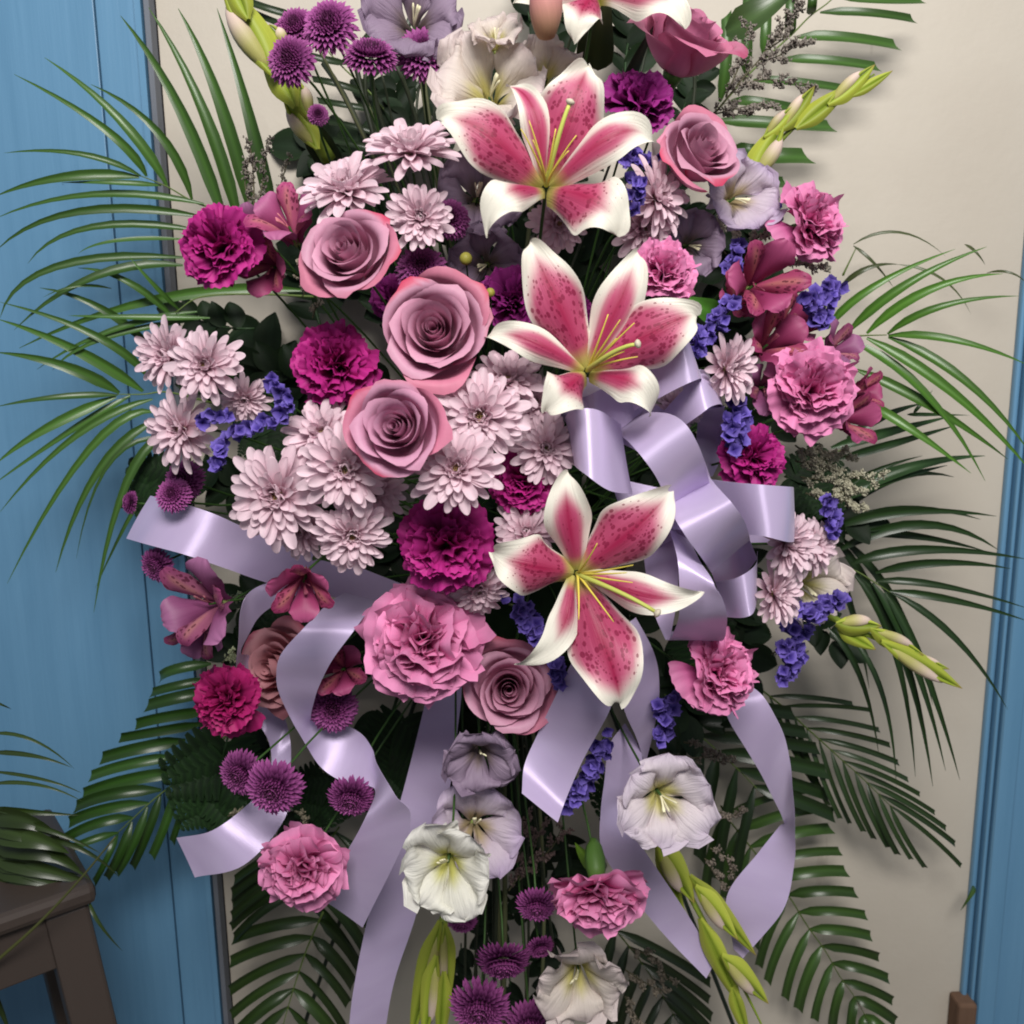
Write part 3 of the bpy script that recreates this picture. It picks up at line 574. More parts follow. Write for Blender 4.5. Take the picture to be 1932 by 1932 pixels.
def button_proto(seed):
    r = np.random.RandomState(seed); b = MB(); e_, b_ = np.array(srgb(164, 84, 148)), np.array(srgb(88, 28, 80))
    cf = lambda s, t: with_a(lerpc(b_, e_, smooth(t, .35, .95)))
    for ri in range(8):
        el = -18+ri*12.5; n = int(26*math.cos(math.radians(max(el, 0)))+4)
        for k in range(n):
            a = 2*PI*(k+.5*(ri % 2))/n+r.uniform(-.06, .06); L = (1.0-.35*(ri/7)**1.5)*r.uniform(.93, 1.05)
            V, F, UV, C = flat_petal(L*.72, .075, 2, 5, spoon(.25, .5), el+8, el-6+ri*5, cup=.8, colfn=cf, base=0)
            V = V+np.array([L*.26*math.cos(math.radians(el)), 0, L*.26*math.sin(math.radians(el))]); c, s = math.cos(a), math.sin(a)
            V = np.stack([V[:, 0]*c-V[:, 1]*s, V[:, 0]*s+V[:, 1]*c, V[:, 2]*.8-.15], -1); b.add(V, F, UV, C)
    pet = b.mesh('petals', MT['carn'])
    b = MB()
    for k in range(80):
        rr = .46*math.sqrt((k+.5)/80); a = k*2.39996; p = np.array([rr*math.cos(a), rr*math.sin(a), .05])
        b.add(*tube([p, p*np.array([1.05, 1.05, 1])+[0, 0, .22-rr*.15], p*np.array([1.1, 1.1, 1])+[0, 0, .34-rr*.2]], [.045, .045, .02], srgb(*( (74, 22, 62) if k < 26 else (120, 48, 106))), 5))
    return [('petals', pet, Matrix.Identity(4), 'stuff'), ('disc', b.mesh('disc', MT['carn']), Matrix.Identity(4), 'stuff')]
BUTT = [button_proto(1), button_proto(2), button_proto(5)]
def carn_proto(seed, ca, cb, loose=0.):
    r = np.random.RandomState(seed); A, B = np.array(srgb(*ca)), np.array(srgb(*cb)); proto = []
    cf = lambda s, t: with_a(lerpc(A, B, smooth(t, .45, 1.0)))
    wp = lambda t: .12+.88*smooth(t, .1, .95)
    rings = [(7, .98, 48, -28, .0), (8, .96, 60, -8, .02), (8, .93, 70, 12, .04), (8, .88, 78, 34, .05), (7, .84, 84, 52, .05), (5, .82, 88, 70, .04)]
    for ri, (n, L, a0, a1, b) in enumerate(rings):
        ms = []
        for _ in range(3):
            ms.append(mk('petal', *flat_petal(L, (.50-.035*ri)*(1+.25*loose), 24, 9, wp, a0, a1+r.uniform(-8, 8), cup=.05, ruf=(.085+.05*loose, r.uniform(5, 8.5)*(1-.3*loose), r.uniform(0, 6)), side=.20, serr=(.05*(1-.6*loose), 7), colfn=cf, base=b, ap=1.25), MT['carn']))
        for k in range(n):
            a = 2*PI*(k+.5*(ri % 2))/n+r.uniform(-.25, .25); q = r.uniform(.9, 1.06)
            mx = Matrix.Translation((0, 0, -.50+.015*ri)) @ RZ(a) @ Matrix.Rotation(math.radians(r.uniform(-14, 12)), 4, 'Y') @ Matrix.Rotation(math.radians(r.uniform(-34, 34)), 4, 'X') @ Matrix.Diagonal((q, q, q, 1))
            proto.append(('petal', ms[k % 3], mx, None))
    S = [(0, 0, z) for z in (-1.15, -1.0, -.8, -.6, -.42)]
    proto.append(('calyx', mk('calyx', *tube(S, [.06, .15, .19, .18, .14], srgb(84, 120, 52), 10), MT['stem']), Matrix.Identity(4), None))
    return proto
CARN = {'mag': [carn_proto(11, (138, 20, 94), (182, 42, 132)), carn_proto(12, (134, 18, 90), (176, 38, 126))],
        'crim': [carn_proto(13, (140, 20, 84), (178, 36, 110))],
        'pink': [carn_proto(14, (196, 82, 144), (226, 138, 184), .6), carn_proto(15, (200, 90, 150), (230, 146, 190), 1.0)],
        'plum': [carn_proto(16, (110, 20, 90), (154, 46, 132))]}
def rose_proto(seed, inner=(202, 138, 166), outer=(216, 164, 188), red=(206, 60, 96), N=24, redstart=.84):
    r = np.random.RandomState(seed); proto = []
    for i in range(N):
        f = i/(N-1.0); az = i*2.39996+r.uniform(-.15, .15)
        rho = .06+.80*f**1.45; hw = 2.4-1.30*f**.8; h = .40+.06*f-.62*max(0, f-.45)**1.25; rho0 = .03+.22*f
        curl = .02+.34*max(0, f-.25)**1.1; nu, nv = (14, 12)
        s, t = ST(nu, nv)
        crest = 1-(.34*np.abs(s)**2.0)-.04*np.sin(s*4+r.uniform(0, 6))*(f > .3)+.07*np.exp(-((s-r.uniform(-.3, .3))/.14)**2)*(f > .35)
        te = t*crest
        rad = rho0+(rho-rho0)*(np.sin(te*PI/2)**.75)*(1+.06*np.sin(te*PI))
        z = -.62+(h+.62)*te
        cu = np.clip(te-.70, 0, 1)/.30
        rad = rad+curl*cu**2*(.75+.5*np.abs(s)); z = z-curl*.62*cu**2.6*(1+.5*np.abs(s))
        # petal sides fold back to a pointed lip
        rad = rad*(1+.13*s*(1-.5*f))+.02*np.sin(s*4+r.uniform(0, 6))*te*f
        th = s*hw*(.62+.38*np.sin(np.clip(te, 0, 1)*PI/2))
        V = np.stack([rad*np.cos(th), rad*np.sin(th), z], -1).reshape(-1, 3)
        A = np.array(srgb(*inner)); B = np.array(srgb(*outer)); R_ = np.array(srgb(*red))
        rgb = lerpc(A, B, smooth(te, .5, 1)*(.5+.5*f))
        e = smooth(np.maximum(te/1.0, np.abs(s)*1.0), .90, 1.0)*(.12*f+.85*(f > redstart)*(.35+.65*(i % 2)))
        if f > redstart+.08: e = np.maximum(e, .45*smooth(te, .3, .95))
        rgb = lerpc(rgb, R_, np.clip(e, 0, 1))
        me = mk('petal', V, grid_faces(nu, nv), np.stack([s*.5+.5, t], -1).reshape(-1, 2), with_a(rgb).reshape(-1, 4), MT['rose'])
        proto.append(('petal', me, Matrix.Translation((r.uniform(-.05, .05)*f, r.uniform(-.05, .05)*f, 0)) @ RZ(az) @ Matrix.Rotation(math.radians(r.uniform(-9, 7)*(.3+f)), 4, 'Y'), None))
    S = [(0, 0, z) for z in (-1.05, -.92, -.78, -.6)]
    proto.append(('hip', mk('hip', *tube(S, [.05, .13, .17, .22], srgb(70, 104, 46), 10), MT['stem']), Matrix.Identity(4), None))
    return proto
ROSE = {'a': rose_proto(21), 'b': rose_proto(22), 'c': rose_proto(23, (204, 142, 172), (216, 162, 190)), 'salmon': rose_proto(24, (200, 136, 146), (206, 150, 156), (180, 76, 100)),
        'hot': rose_proto(25, (206, 128, 164), (212, 140, 172), (190, 84, 120), redstart=.66)}
def funnel_proto(seed, n=6, W=.60, depth=.85, colf=None, mat='glad', ruf=.34, inner=None, narrow=1.0, rise=.12, tipz=-.02, name='petal', stam=True, stcol=(232, 226, 190), stn=4, stl=.55, wp=None):
    r = np.random.RandomState(seed); proto = []
    for k in range(n):
        a = 2*PI*k/n+r.uniform(-.12, .12); q = r.uniform(.84, 1.12); w_ = W*(narrow if k % 2 else 1.0)
        V, F, UV, C = spine_petal([(.03, 0, -depth), (.16, 0, -depth*.45), (.62*q, 0, rise+r.uniform(-.05, .08)), (1.0*q, 0, tipz+r.uniform(-.14, .10))], w_, (0, 1, 0), 12, 20,
                                  wp or (lambda t: (.10+.90*smooth(t, .1, .72))*np.sqrt(np.clip(1-(np.clip(t-.70, 0, 1)/.30)**2.2, .0, 1))),
                                  cupt=lambda t: .75-.75*smooth(t, .3, .85), ruf=(ruf, r.uniform(5, 8), r.uniform(0, 6), .12 if mat == 'glad' else .04), colfn=(colf[k % 2] if isinstance(colf, (list, tuple)) else colf))
        V[:, 2] += .02*(k % 2)
        proto.append((name, mk(name, V, F, UV, C, MT[mat]), RZ(a), None))
    if stam:
        for k in range(stn):
            a = r.uniform(-.6, .6)+(k-1.5)*.35+.4; e = np.array([.20*math.cos(a), .20*math.sin(a), -.05])
            S = bez([(0, 0, -depth*.8), (.0, 0, -depth*.4), e*.8+[0, 0, -.15], e*stl*2.2], np.linspace(0, 1, 8))
            proto.append(('stamen', mk('stamen', *tube(S, [.018]*6+[.026, .014], srgb(*stcol), 5), MT['stem']), Matrix.Identity(4), None))
    S = bez([(0, 0, -depth*1.25), (0, 0, -depth*1.1), (0, 0, -depth*.9)], np.linspace(0, 1, 4))
    proto.append(('tube_base', mk('tube_base', *tube(S, [.05, .08, .10, .11], srgb(150, 168, 96), 8), MT['stem']), Matrix.Identity(4), None))
    return proto
def gladcol(body, edge, throat=(214, 210, 130)):
    a, b, c = [np.array(srgb(*x)) for x in (body, edge, throat)]
    def f(s, t):
        rgb = lerpc(a, b, smooth(np.maximum(t, np.abs(s)*.9), .6, 1)); rgb = lerpc(c, rgb, smooth(t+.25*np.abs(s), .30, .62)); return with_a(rgb)
    return f
GLAD = {'white': funnel_proto(31, colf=gladcol((238, 236, 222), (240, 238, 230), (206, 204, 110))), 'lav': funnel_proto(32, colf=gladcol((214, 198, 212), (196, 176, 206), (190, 170, 130))),
        'pale': funnel_proto(33, colf=gladcol((228, 216, 220), (214, 200, 216), (214, 206, 130))), 'cream': funnel_proto(34, colf=gladcol((226, 214, 204), (222, 206, 204), (206, 196, 120))),
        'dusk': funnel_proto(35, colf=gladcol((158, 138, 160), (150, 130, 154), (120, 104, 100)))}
def alcol(a, b, stripe):
    a, b, c = [np.array(srgb(*x)) for x in (a, b, (214, 160, 120))]
    def f(s, t):
        rgb = lerpc(a, b, smooth(t, .4, 1))
        if stripe: rgb = lerpc(rgb, c, .32*np.exp(-(s/.28)**2)*smooth(t, .2, .45)*(1-smooth(t, .7, .95)))
        return with_a(rgb, (smooth(t, .3, .5)*(1-smooth(t, .8, .95)))*(1.0 if stripe else 0))
    return f
def alwp(p=.70):
    return lambda t: (.42+.58*smooth(t, .15, p))*np.clip((1.02-t)/(1.02-p), 0, 1)**.45
ALS = {'pink': funnel_proto(41, W=.46, narrow=.66, rise=.34, tipz=.22, depth=1.0, colf=[alcol((160, 72, 118), (182, 104, 148), False), alcol((184, 94, 128), (164, 64, 112), True)], mat='alstro', ruf=.04, wp=alwp(), stcol=(196, 120, 130), stn=5),
       'mauve': funnel_proto(42, W=.46, narrow=.66, rise=.34, tipz=.22, depth=1.0, colf=[alcol((140, 74, 116), (166, 106, 148), False), alcol((164, 94, 124), (136, 60, 100), True)], mat='alstro', ruf=.04, wp=alwp(), stcol=(150, 90, 100), stn=5),
       'dark': funnel_proto(43, W=.46, narrow=.66, rise=.38, tipz=.3, depth=1.0, colf=[alcol((142, 50, 92), (176, 82, 126), False), alcol((166, 72, 104), (144, 50, 92), True)], mat='alstro', ruf=.04, wp=alwp(), stcol=(130, 60, 80), stn=5)}
def place(proto, name, cat, label, u, v, r, dz=0., face=None, roll=None, group=None, sq=(1, 1), stem=True):
    d = dome(u, v)+dz
    if face is None: face = ((u-950)/900.0*.75, (900-v)/1000.0*.55)
    fx, fy = face[0]+rng.uniform(-.05, .05), face[1]+rng.uniform(-.05, .05)
    mw = face_matrix(u, v, d, r, fx, fy, rng.uniform(0, 6.28) if roll is None else roll)
    mw = mw @ Matrix.Diagonal((sq[0], sq[1], 1, 1))
    root = thing(name, mw, label, cat, group); put(proto, root)
    if stem: stem_to_foam(root, mw)
    return root

# ------------------------------------------------------------------ roses
GR = 'mauve roses in the spray'
place(ROSE['a'], 'rose', 'rose', 'mauve rose at upper left, just below the upper pale daisies', 655, 476, 100, .065, (-.15, .15), 1.0, GR)
place(ROSE['b'], 'rose', 'rose', 'largest open mauve rose at centre left, touching a lily petal', 820, 625, 114, .04, (-.02, .05), 2.2, GR)
place(ROSE['c'], 'rose', 'rose', 'mauve rose with red outer edge in the middle of the pale daisies', 750, 808, 100, .085, (-.15, .1), 4.0, GR)
place(ROSE['a'], 'rose', 'rose', 'mauve rose at lower centre, right of the big pink carnation', 960, 1300, 96, -.02, (0, .05), 3.0, GR)
place(ROSE['b'], 'rose', 'rose', 'mauve rose at upper right seen from the side, beside a lily', 1322, 285, 92, .03, (.35, .35), 5.0, GR)
place(ROSE['hot'], 'rose', 'rose', 'hot pink rose at the top right seen from below its side', 1300, 70, 105, .05, (.45, .9), .4, GR)
place(ROSE['salmon'], 'rose', 'rose', 'salmon pink rose partly hidden behind two ribbon bands at left', 525, 1262, 92, -.06, (-.5, .1), 2.5, GR)
# ------------------------------------------------------------------ carnations
GC = 'magenta carnations'; GP = 'pink carnations'
for (k, i, u, v, r, dz, face, lab) in [
 ('mag', 0, 405, 458, 88, .05, (-.3, .1), 'magenta carnation farthest up left, over the cream wall edge'),
 ('mag', 1, 625, 685, 92, .02, (-.15, .05), 'bright magenta carnation left of the largest rose'),
 ('mag', 0, 838, 1030, 100, .02, (-.1, -.05), 'large magenta carnation at the centre above the big pink one'),
 ('mag', 1, 988, 912, 72, .0, (0, -.1), 'magenta carnation tucked just left of the lowest lily'),
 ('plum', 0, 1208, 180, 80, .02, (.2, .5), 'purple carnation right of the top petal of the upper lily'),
 ('mag', 0, 1432, 860, 70, .02, (.45, .0), 'magenta carnation right of the bow beside blue statice'),
 ('crim', 0, 418, 1325, 78, .02, (-.35, -.1), 'crimson carnation at the lower left edge by the blue door'),
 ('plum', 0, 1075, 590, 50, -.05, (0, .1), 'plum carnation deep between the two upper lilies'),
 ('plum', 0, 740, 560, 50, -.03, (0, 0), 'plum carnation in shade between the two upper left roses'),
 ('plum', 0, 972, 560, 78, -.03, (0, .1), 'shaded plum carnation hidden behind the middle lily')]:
    place(CARN[k][i], 'carnation', 'carnation', lab, u, v, r*1.1, dz, face, None, GC)
for (i, u, v, r, dz, face, sq, lab) in [
 (0, 1542, 418, 82, .03, (.6, .15), (1, 1), 'pink carnation farthest up right against the cream wall'),
 (0, 1545, 730, 94, .05, (.2, .1), (1, 1), 'bright pink carnation at mid right beside the palm leaves'),
 (1, 795, 1212, 122, .0, (-.05, .05), (1, 1), 'largest pink carnation, at centre between ribbons'),
 (0, 1366, 1270, 88, .03, (.55, .1), (1, 1), 'pink carnation under the bow at lower right'),
 (1, 565, 1648, 90, .06, (-.15, -.3), (1, 1), 'pink carnation at the bottom left behind the curled ribbon'),
 (1, 1130, 1705, 98, .06, (0, -1.1), (1, 1), 'pink carnation nodding downward at the bottom centre'),
 (0, 1258, 508, 70, .02, (.2, .2), (1, 1), 'pink carnation between the two upper lilies and a daisy')]:
    place(CARN['pink'][i], 'carnation', 'carnation', lab, u, v, r*1.1, dz, face, None, GP)
# ------------------------------------------------------------------ daisy chrysanthemums
GM = 'pale pink daisy chrysanthemums'
for (i, u, v, r, dz, face, lab) in [
 (0, 775, 285, 88, .03, (-.05, .95), 'pale daisy bloom highest of all, seen from its side'),
 (0, 652, 358, 86, .04, (-.1, .65), 'pale daisy bloom right above the upper left rose'),
 (2, 793, 410, 62, .03, (.05, -.15), 'small pale daisy bloom between upper rose and shaded gladiolus'),
 (2, 1055, 418, 55, -.01, (0, -.7), 'dusky daisy bloom under the upper lily petals'),
 (1, 1240, 372, 74, .01, (.7, .1), 'pale daisy bloom carrying violet statice right of the upper lily'),
 (3, 1215, 430, 60, -.01, (.2, -.5), 'shaded daisy bloom just above the upper right pink carnation'),
 (2, 1372, 695, 66, .03, (.7, -.2), 'whitish daisy bloom right of the bow top'),
 (2, 318, 672, 66, .03, (-.3, 0), 'leftmost daisy bloom of the far left cluster'),
 (0, 388, 690, 70, .05, (-.1, 0), 'full daisy bloom on top of the far left cluster'),
 (1, 342, 810, 74, .04, (-.35, -.1), 'lowest daisy bloom of the far left cluster above the fern'),
 (3, 462, 752, 46, .0, (.2, -.5), 'small shaded daisy bloom beside the violet statice at left'),
 (0, 523, 935, 92, .06, (-.05, -.05), 'fully open daisy bloom at left above the long streamer'),
 (1, 652, 885, 84, .06, (.1, -.1), 'pale daisy bloom just left below the centre rose'),
 (0, 610, 820, 76, .03, (-.2, .5), 'pale daisy bloom with upright petals below the left magenta carnation'),
 (2, 665, 1010, 68, .05, (.1, -.3), 'narrow petalled daisy bloom hanging above the left streamer end'),
 (1, 905, 785, 84, .04, (0, 0), 'open daisy bloom with yellow centre right of the centre rose'),
 (0, 958, 718, 66, .01, (0, .5), 'daisy bloom directly below the largest rose, right side'),
 (0, 862, 885, 84, .06, (-.05, .1), 'daisy bloom below the centre rose with spoon petals'),
 (3, 1030, 845, 66, .01, (.1, -.1), 'daisy bloom left of the satin bow loops'),
 (2, 993, 1005, 62, .0, (0, .3), 'daisy bloom above the left petal of the lowest lily'),
 (3, 905, 1112, 58, -.01, (0, -.7), 'shaded daisy bloom between magenta and big pink carnation'),
 (2, 1485, 1025, 66, .03, (.5, 0), 'daisy bloom below the right bow loop'),
 (2, 1462, 1118, 62, .03, (.7, -.1), 'daisy bloom right of the low bow loop, edge on'),
 (3, 1535, 1030, 54, .0, (.6, .1), 'dusky daisy bloom farthest right beneath the grey twigs'),
 (0, 712, 925, 56, .02, (0, -.2), 'daisy bloom between the magenta carnation and the large open daisies'),
 (3, 570, 1000, 56, .02, (-.2, -.3), 'half shaded daisy bloom under the large open daisy at left'),
 (0, 1010, 760, 54, .0, (.2, .2), 'daisy bloom behind the lower left petal of the middle lily'),
 (3, 1278, 772, 46, -.01, (.1, -.3), 'small daisy bloom peeping through the bow loops')]:
    place(MUMS[(i, i, 4)[int(u) % 3]], 'daisy_mum', 'chrysanthemum', lab, u, v, r*1.09, dz, face, None, GM)
# ------------------------------------------------------------------ purple button mums
GB = 'purple button chrysanthemums'
for (u, v, r, dz, face, lab) in [
 (620, 45, 52, .08, (-.1, .2), 'largest purple button flower at the top left'), (556, 48, 40, .06, (-.2, .3), 'purple button flower behind the largest one at top left'),
 (546, 112, 46, .09, (-.2, 0), 'purple button flower lowest of the top left trio'), (700, 100, 50, .08, (.1, .9), 'flattened purple button flower alone at the upper left'),
 (800, 98, 52, .03, (.1, .2), 'shaded purple button flower under the dusky top gladiolus'), (850, 412, 38, .0, (.3, 0), 'purple button flower right of the small upper daisy'),
 (795, 505, 48, .0, (0, .3), 'dark plum button flower between the two upper roses'), (325, 932, 34, .02, (-.1, .3), 'small pink purple button flower above the left streamer'),
 (243, 948, 22, .0, (-1.2, .1), 'tiny purple button flower at far left among palm leaflets'), (294, 1068, 34, .01, (-.4, -.4), 'purple button flower under the left end of the streamer'),
 (452, 1462, 44, .05, (-.3, -.2), 'left one of two purple button flowers at lower left'), (515, 1490, 54, .07, (-.1, -.3), 'right one of two purple button flowers at lower left'),
 (662, 1508, 44, -.01, (0, -.6), 'purple button flower tucked behind the curling ribbon'), (628, 1338, 46, .0, (.1, -.1), 'purple button flower between the two left ribbon bands'),
 (950, 1818, 50, .04, (0, -.9), 'purple button flower at the bottom left of the fading gladiolus'), (905, 1905, 56, .06, (-.1, -.4), 'purple button flower cut near the bottom edge'),
 (1000, 1940, 48, .04, (0, -.2), 'purple button flower half below the bottom edge'), (345, 905, 38, -.02, (-.2, .1), 'dark plum button flower in shade under the far left daisies'),
 (1012, 1712, 38, .01, (0, -.6), 'shaded purple button flower left of the nodding pink carnation'), (872, 1742, 28, .01, (0, -.7), 'little dark button flower below the white gladiolus'),
 (600, 215, 20, .03, (.2, .1), 'tiny purple button flower on the pale bud at upper left'), (1020, 1790, 26, .01, (.2, -.7), 'little dark button flower right above the fading gladiolus')]:
    place(BUTT[int(u) % 3], 'button_mum', 'button flower', lab, u, v, r*1.12, dz-(.05 if u == 628 else 0), face, None, GB)
# ------------------------------------------------------------------ gladiolus florets
GG = 'open gladiolus florets'
for (k, u, v, r, dz, face, lab) in [
 ('white', 840, 1645, 92, .10, (-.1, -.05), 'white gladiolus floret with green throat at the bottom centre left'),
 ('lav', 898, 1566, 88, .0, (.1, .1), 'pale lavender gladiolus floret behind the white one'),
 ('pale', 1258, 1512, 92, .08, (.1, 0), 'pale gladiolus floret between the ribbon tails at lower right'),
 ('cream', 1096, 1868, 92, .06, (0, -.3), 'fading creamy gladiolus floret at the bottom edge'),
 ('cream', 915, 150, 112, .04, (-.1, .2), 'creamy gladiolus floret at top centre beside the upper lily'),
 ('cream', 935, 55, 52, .06, (0, .7), 'small cream gladiolus floret at the very top'),
 ('dusk', 775, 25, 100, .06, (0, .1), 'dusky grey mauve gladiolus floret at the top edge'),
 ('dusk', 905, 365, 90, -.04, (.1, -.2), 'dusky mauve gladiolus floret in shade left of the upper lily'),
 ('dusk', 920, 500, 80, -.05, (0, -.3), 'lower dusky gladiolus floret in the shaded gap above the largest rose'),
 ('lav', 1405, 365, 74, -.01, (.4, -.1), 'lavender gladiolus floret right of the side facing rose'),
 ('cream', 1040, 130, 70, .0, (.2, .1), 'shaded cream gladiolus floret behind the upper lily'),
 ('cream', 1545, 1105, 84, -.02, (.6, -.1), 'pinkish cream gladiolus floret at right behind violet statice'),
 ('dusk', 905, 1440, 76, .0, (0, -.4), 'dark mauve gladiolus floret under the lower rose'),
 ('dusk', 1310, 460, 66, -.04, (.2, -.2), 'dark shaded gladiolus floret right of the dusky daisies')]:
    place(GLAD[k], 'gladiolus_floret', 'gladiolus', lab, u, v, r, dz, face, None, GG)
# ------------------------------------------------------------------ alstroemeria
GA = 'alstroemeria blooms'
for (k, u, v, r, dz, face, lab) in [
 ('pink', 535, 405, 72, .02, (-.1, .5), 'dusky pink alstroemeria right of the upper left magenta carnation'),
 ('dark', 500, 505, 56, -.01, (-.2, -.4), 'dark red alstroemeria hanging below the upper left magenta carnation'),
 ('dark', 1440, 530, 76, .03, (.2, -.1), 'rosy alstroemeria with yellow streaks at upper right'),
 ('mauve', 372, 1142, 84, .05, (-.3, .05), 'mauve alstroemeria at left against the blue door'),
 ('dark', 570, 1112, 64, .085, (.1, -.5), 'rose red alstroemeria lying on the left ribbon loop'),
 ('dark', 1612, 790, 54, .02, (.7, -.1), 'dark alstroemeria right behind the bright pink carnation'),
 ('dark', 1462, 640, 66, .01, (.2, .2), 'shaded alstroemeria above left of the bright pink carnation'),
 ('mauve', 1450, 730, 50, .0, (.1, -.1), 'mauve alstroemeria between whitish daisy and bright pink carnation'),
 ('mauve', 1590, 650, 46, .0, (.6, .3), 'small alstroemeria bud bloom above the bright pink carnation at right'),
 ('dark', 1400, 560, 50, -.03, (.1, .1), 'dark alstroemeria in shade left of the rosy streaked one'),
 ('dark', 1500, 600, 54, -.02, (.3, .2), 'dark alstroemeria between rosy streaked bloom and dark statice'),
 ('dark', 1640, 735, 40, .0, (.9, .2), 'small dark alstroemeria at the right rim of the bright pink carnation'),
 ('mauve', 470, 430, 44, -.02, (-.3, .1), 'small mauve alstroemeria touching the upper left magenta carnation'),
 ('dark', 640, 1265, 54, -.04, (0, .1), 'deep red alstroemeria in shade between left ribbon and big pink carnation'),
 ('mauve', 370, 1205, 52, .03, (-.1, -.7), 'small mauve alstroemeria under the left one by the blue door')]:
    place(ALS[k], 'alstroemeria', 'alstroemeria', lab, u, v, r, dz, face, None, GA)

# ------------------------------------------------------------------ stargazer lilies
LW, LP, LD, LG = [np.array(srgb(*c)) for c in ((232, 228, 214), (192, 76, 120), (152, 28, 70), (186, 176, 96))]
def lilycol(broad, tipw):
    def f(s, t):
        e = np.abs(s)/(1.0-.55*t**2)
        tw = tipw+.05-.26*np.abs(s)**1.6; e2 = np.abs(s)/(1.0-.35*t**3); p = (1-smooth(e2, .80 if broad else .40, .99 if broad else .80))*(1-smooth(t, tw-.24, tw+.03))
        rgb = lerpc(LW, LP, p*.95)
        rgb = lerpc(rgb, LD, np.exp(-(s/(.24*(1-.4*t)))**2)*p*(.35+.65*smooth(t, .08, .4))); rgb = lerpc(rgb, LD, .45*p*(1-smooth(t, .35, .75)))
        rgb = lerpc(LG, rgb, smooth(t, .03, .17))
        return with_a(rgb, smooth(t, .12, .2)*(1-smooth(t, .60, .84))*(1-smooth(np.abs(s), .90, 1))*(.30+.70*p)*(1 if broad else .55))
    return f
def lily(u, v, d, petals, stamens, pistil, label):
    p0 = P(u, v, d); k = pxm(u, v, d)
    root = thing('stargazer_lily', Matrix.Translation(tuple(p0)), label, 'lily', 'stargazer lilies')
    def Wd(x, y, z): return (RT*x+UP*y+TC*z)*k
    for (tx, ty, zt, z2, W, ox, oy, broad, tipw) in petals:
        rd = nrm([tx, ty]); b = Wd(rd[0]*6, rd[1]*6, -46)
        pts = [b, Wd(tx*.22, ty*.22, -2), Wd(tx*.62+ox, ty*.62+oy, z2), Wd(tx*.92+ox*.5, ty*.92+oy*.5, (z2+zt)/2), Wd(tx, ty, zt)]
        side = nrm(np.cross(pts[-1]-pts[0]+0, TC)+1e-9)
        wp = (lambda t: (.36+.64*smooth(t, .0, .52))*(1-np.clip((t-.38)/.62, 0, 1)**1.45)) if broad else (lambda t: (.32+.68*smooth(t, .0, .55))*(1-np.clip((t-.38)/.62, 0, 1)**1.35))
        V, F, UV, C = spine_petal(pts, W*(.535 if broad else .57)*k, -side, 12, 26, wp, cupt=lambda t: .85*(1-smooth(t, .2, .7))-.75*smooth(t, .5, 1), ruf=(.17, rng.uniform(6, 9), rng.uniform(0, 6)), colfn=lilycol(broad, tipw))
        add_obj('petal', mk('petal', V, F, UV, C, MT['lily']), root)
    for (sx, sy) in stamens:
        S = bez([Wd(0, 0, -40), Wd(sx*.15, sy*.15, 0), Wd(sx*.6, sy*.6, 45), Wd(sx, sy, 52)], np.linspace(0, 1, 12))
        add_obj('stamen', mk('stamen', *tube(S, np.linspace(3.0, 1.0, 12)*k, srgb(214, 196, 84), 6), MT['stem']), root)
    sx, sy = pistil; S = bez([Wd(0, 0, -40), Wd(sx*.1, sy*.1, 10), Wd(sx*.6, sy*.6+10, 60), Wd(sx, sy, 66)], np.linspace(0, 1, 14))
    pi = add_obj('pistil', mk('pistil', *tube(S, np.linspace(5.5, 3.6, 14)*k, srgb(190, 196, 96), 8), MT['stem']), root)
    E = Wd(sx, sy, 66); n_ = nrm(S[-1]-S[-3]); R = np.array([3.6, 7.5, 9, 7, 2])*k
    add_obj('stigma', mk('stigma', *tube([E-n_*2*k, E+n_*2*k, E+n_*5*k, E+n_*8*k, E+n_*10*k], R, srgb(196, 186, 166), 8), MT['stem']), pi)
    S = bez([Wd(0, 0, -40), Wd(0, 0, -120), (FOAM-p0)*.6, (FOAM-p0)], np.linspace(0, 1, 10)); add_obj('stem', mk('stem', *tube(S, 3.6*k, GREEN, 6), MT['stem']), root)
# petals: tip x, tip y, tip z, shoulder z, width, shoulder offset x, y, broad, extent of the pink
lily(1032, 335, .41, [(-78, 185, -30, 20, 62, 48, 15, 0, .97), (-205, 108, 0, 45, 122, 10, 28, 1, .78), (78, 212, -6, 20, 138, -2, 0, 1, .90), (213, 62, -50, 62, 84, 0, 75, 0, .72), (132, -108, -6, 46, 132, 25, 25, 1, .66), (-112, -108, -16, 50, 78, -22, 55, 0, .5)],
     [(-50, 70), (-35, 85), (52, 58), (38, 30), (-28, 50), (14, 70)], (38, 108), 'upper stargazer lily with a pale stigma, its petals reaching over the side facing rose')
lily(1112, 692, .42, [(-195, 62, -40, 20, 66, 0, 30, 0, .72), (-112, 238, -4, 20, 118, -5, -5, 1, .80), (92, 222, -15, 12, 92, 12, 0, 0, .74), (203, 96, -6, 40, 128, 15, 22, 1, .82), (-84, -84, -4, 46, 100, 10, 12, 1, .62), (118, -92, -25, 56, 80, 20, 42, 0, .60)],
     [(30, 88), (52, 78), (78, 72), (60, 20), (84, 10), (45, 44)], (78, 30), 'middle stargazer lily above the satin bow')
lily(1092, 1085, .42, [(-20, 195, -8, 16, 92, -18, 0, 0, .72), (178, 165, -4, 34, 128, -6, -20, 1, .82), (232, -30, 10, 30, 76, -25, -38, 0, .74), (78, -245, -8, 44, 142, 14, -6, 1, .86), (-122, -175, -36, 24, 62, 75, -8, 0, .55), (-165, 42, -10, 44, 122, 5, -12, 1, .74)],
     [(96, 22), (84, 8), (95, -10), (-4, -78), (60, -82), (30, 62)], (134, -62), 'lowest stargazer lily spread open before the satin bow')
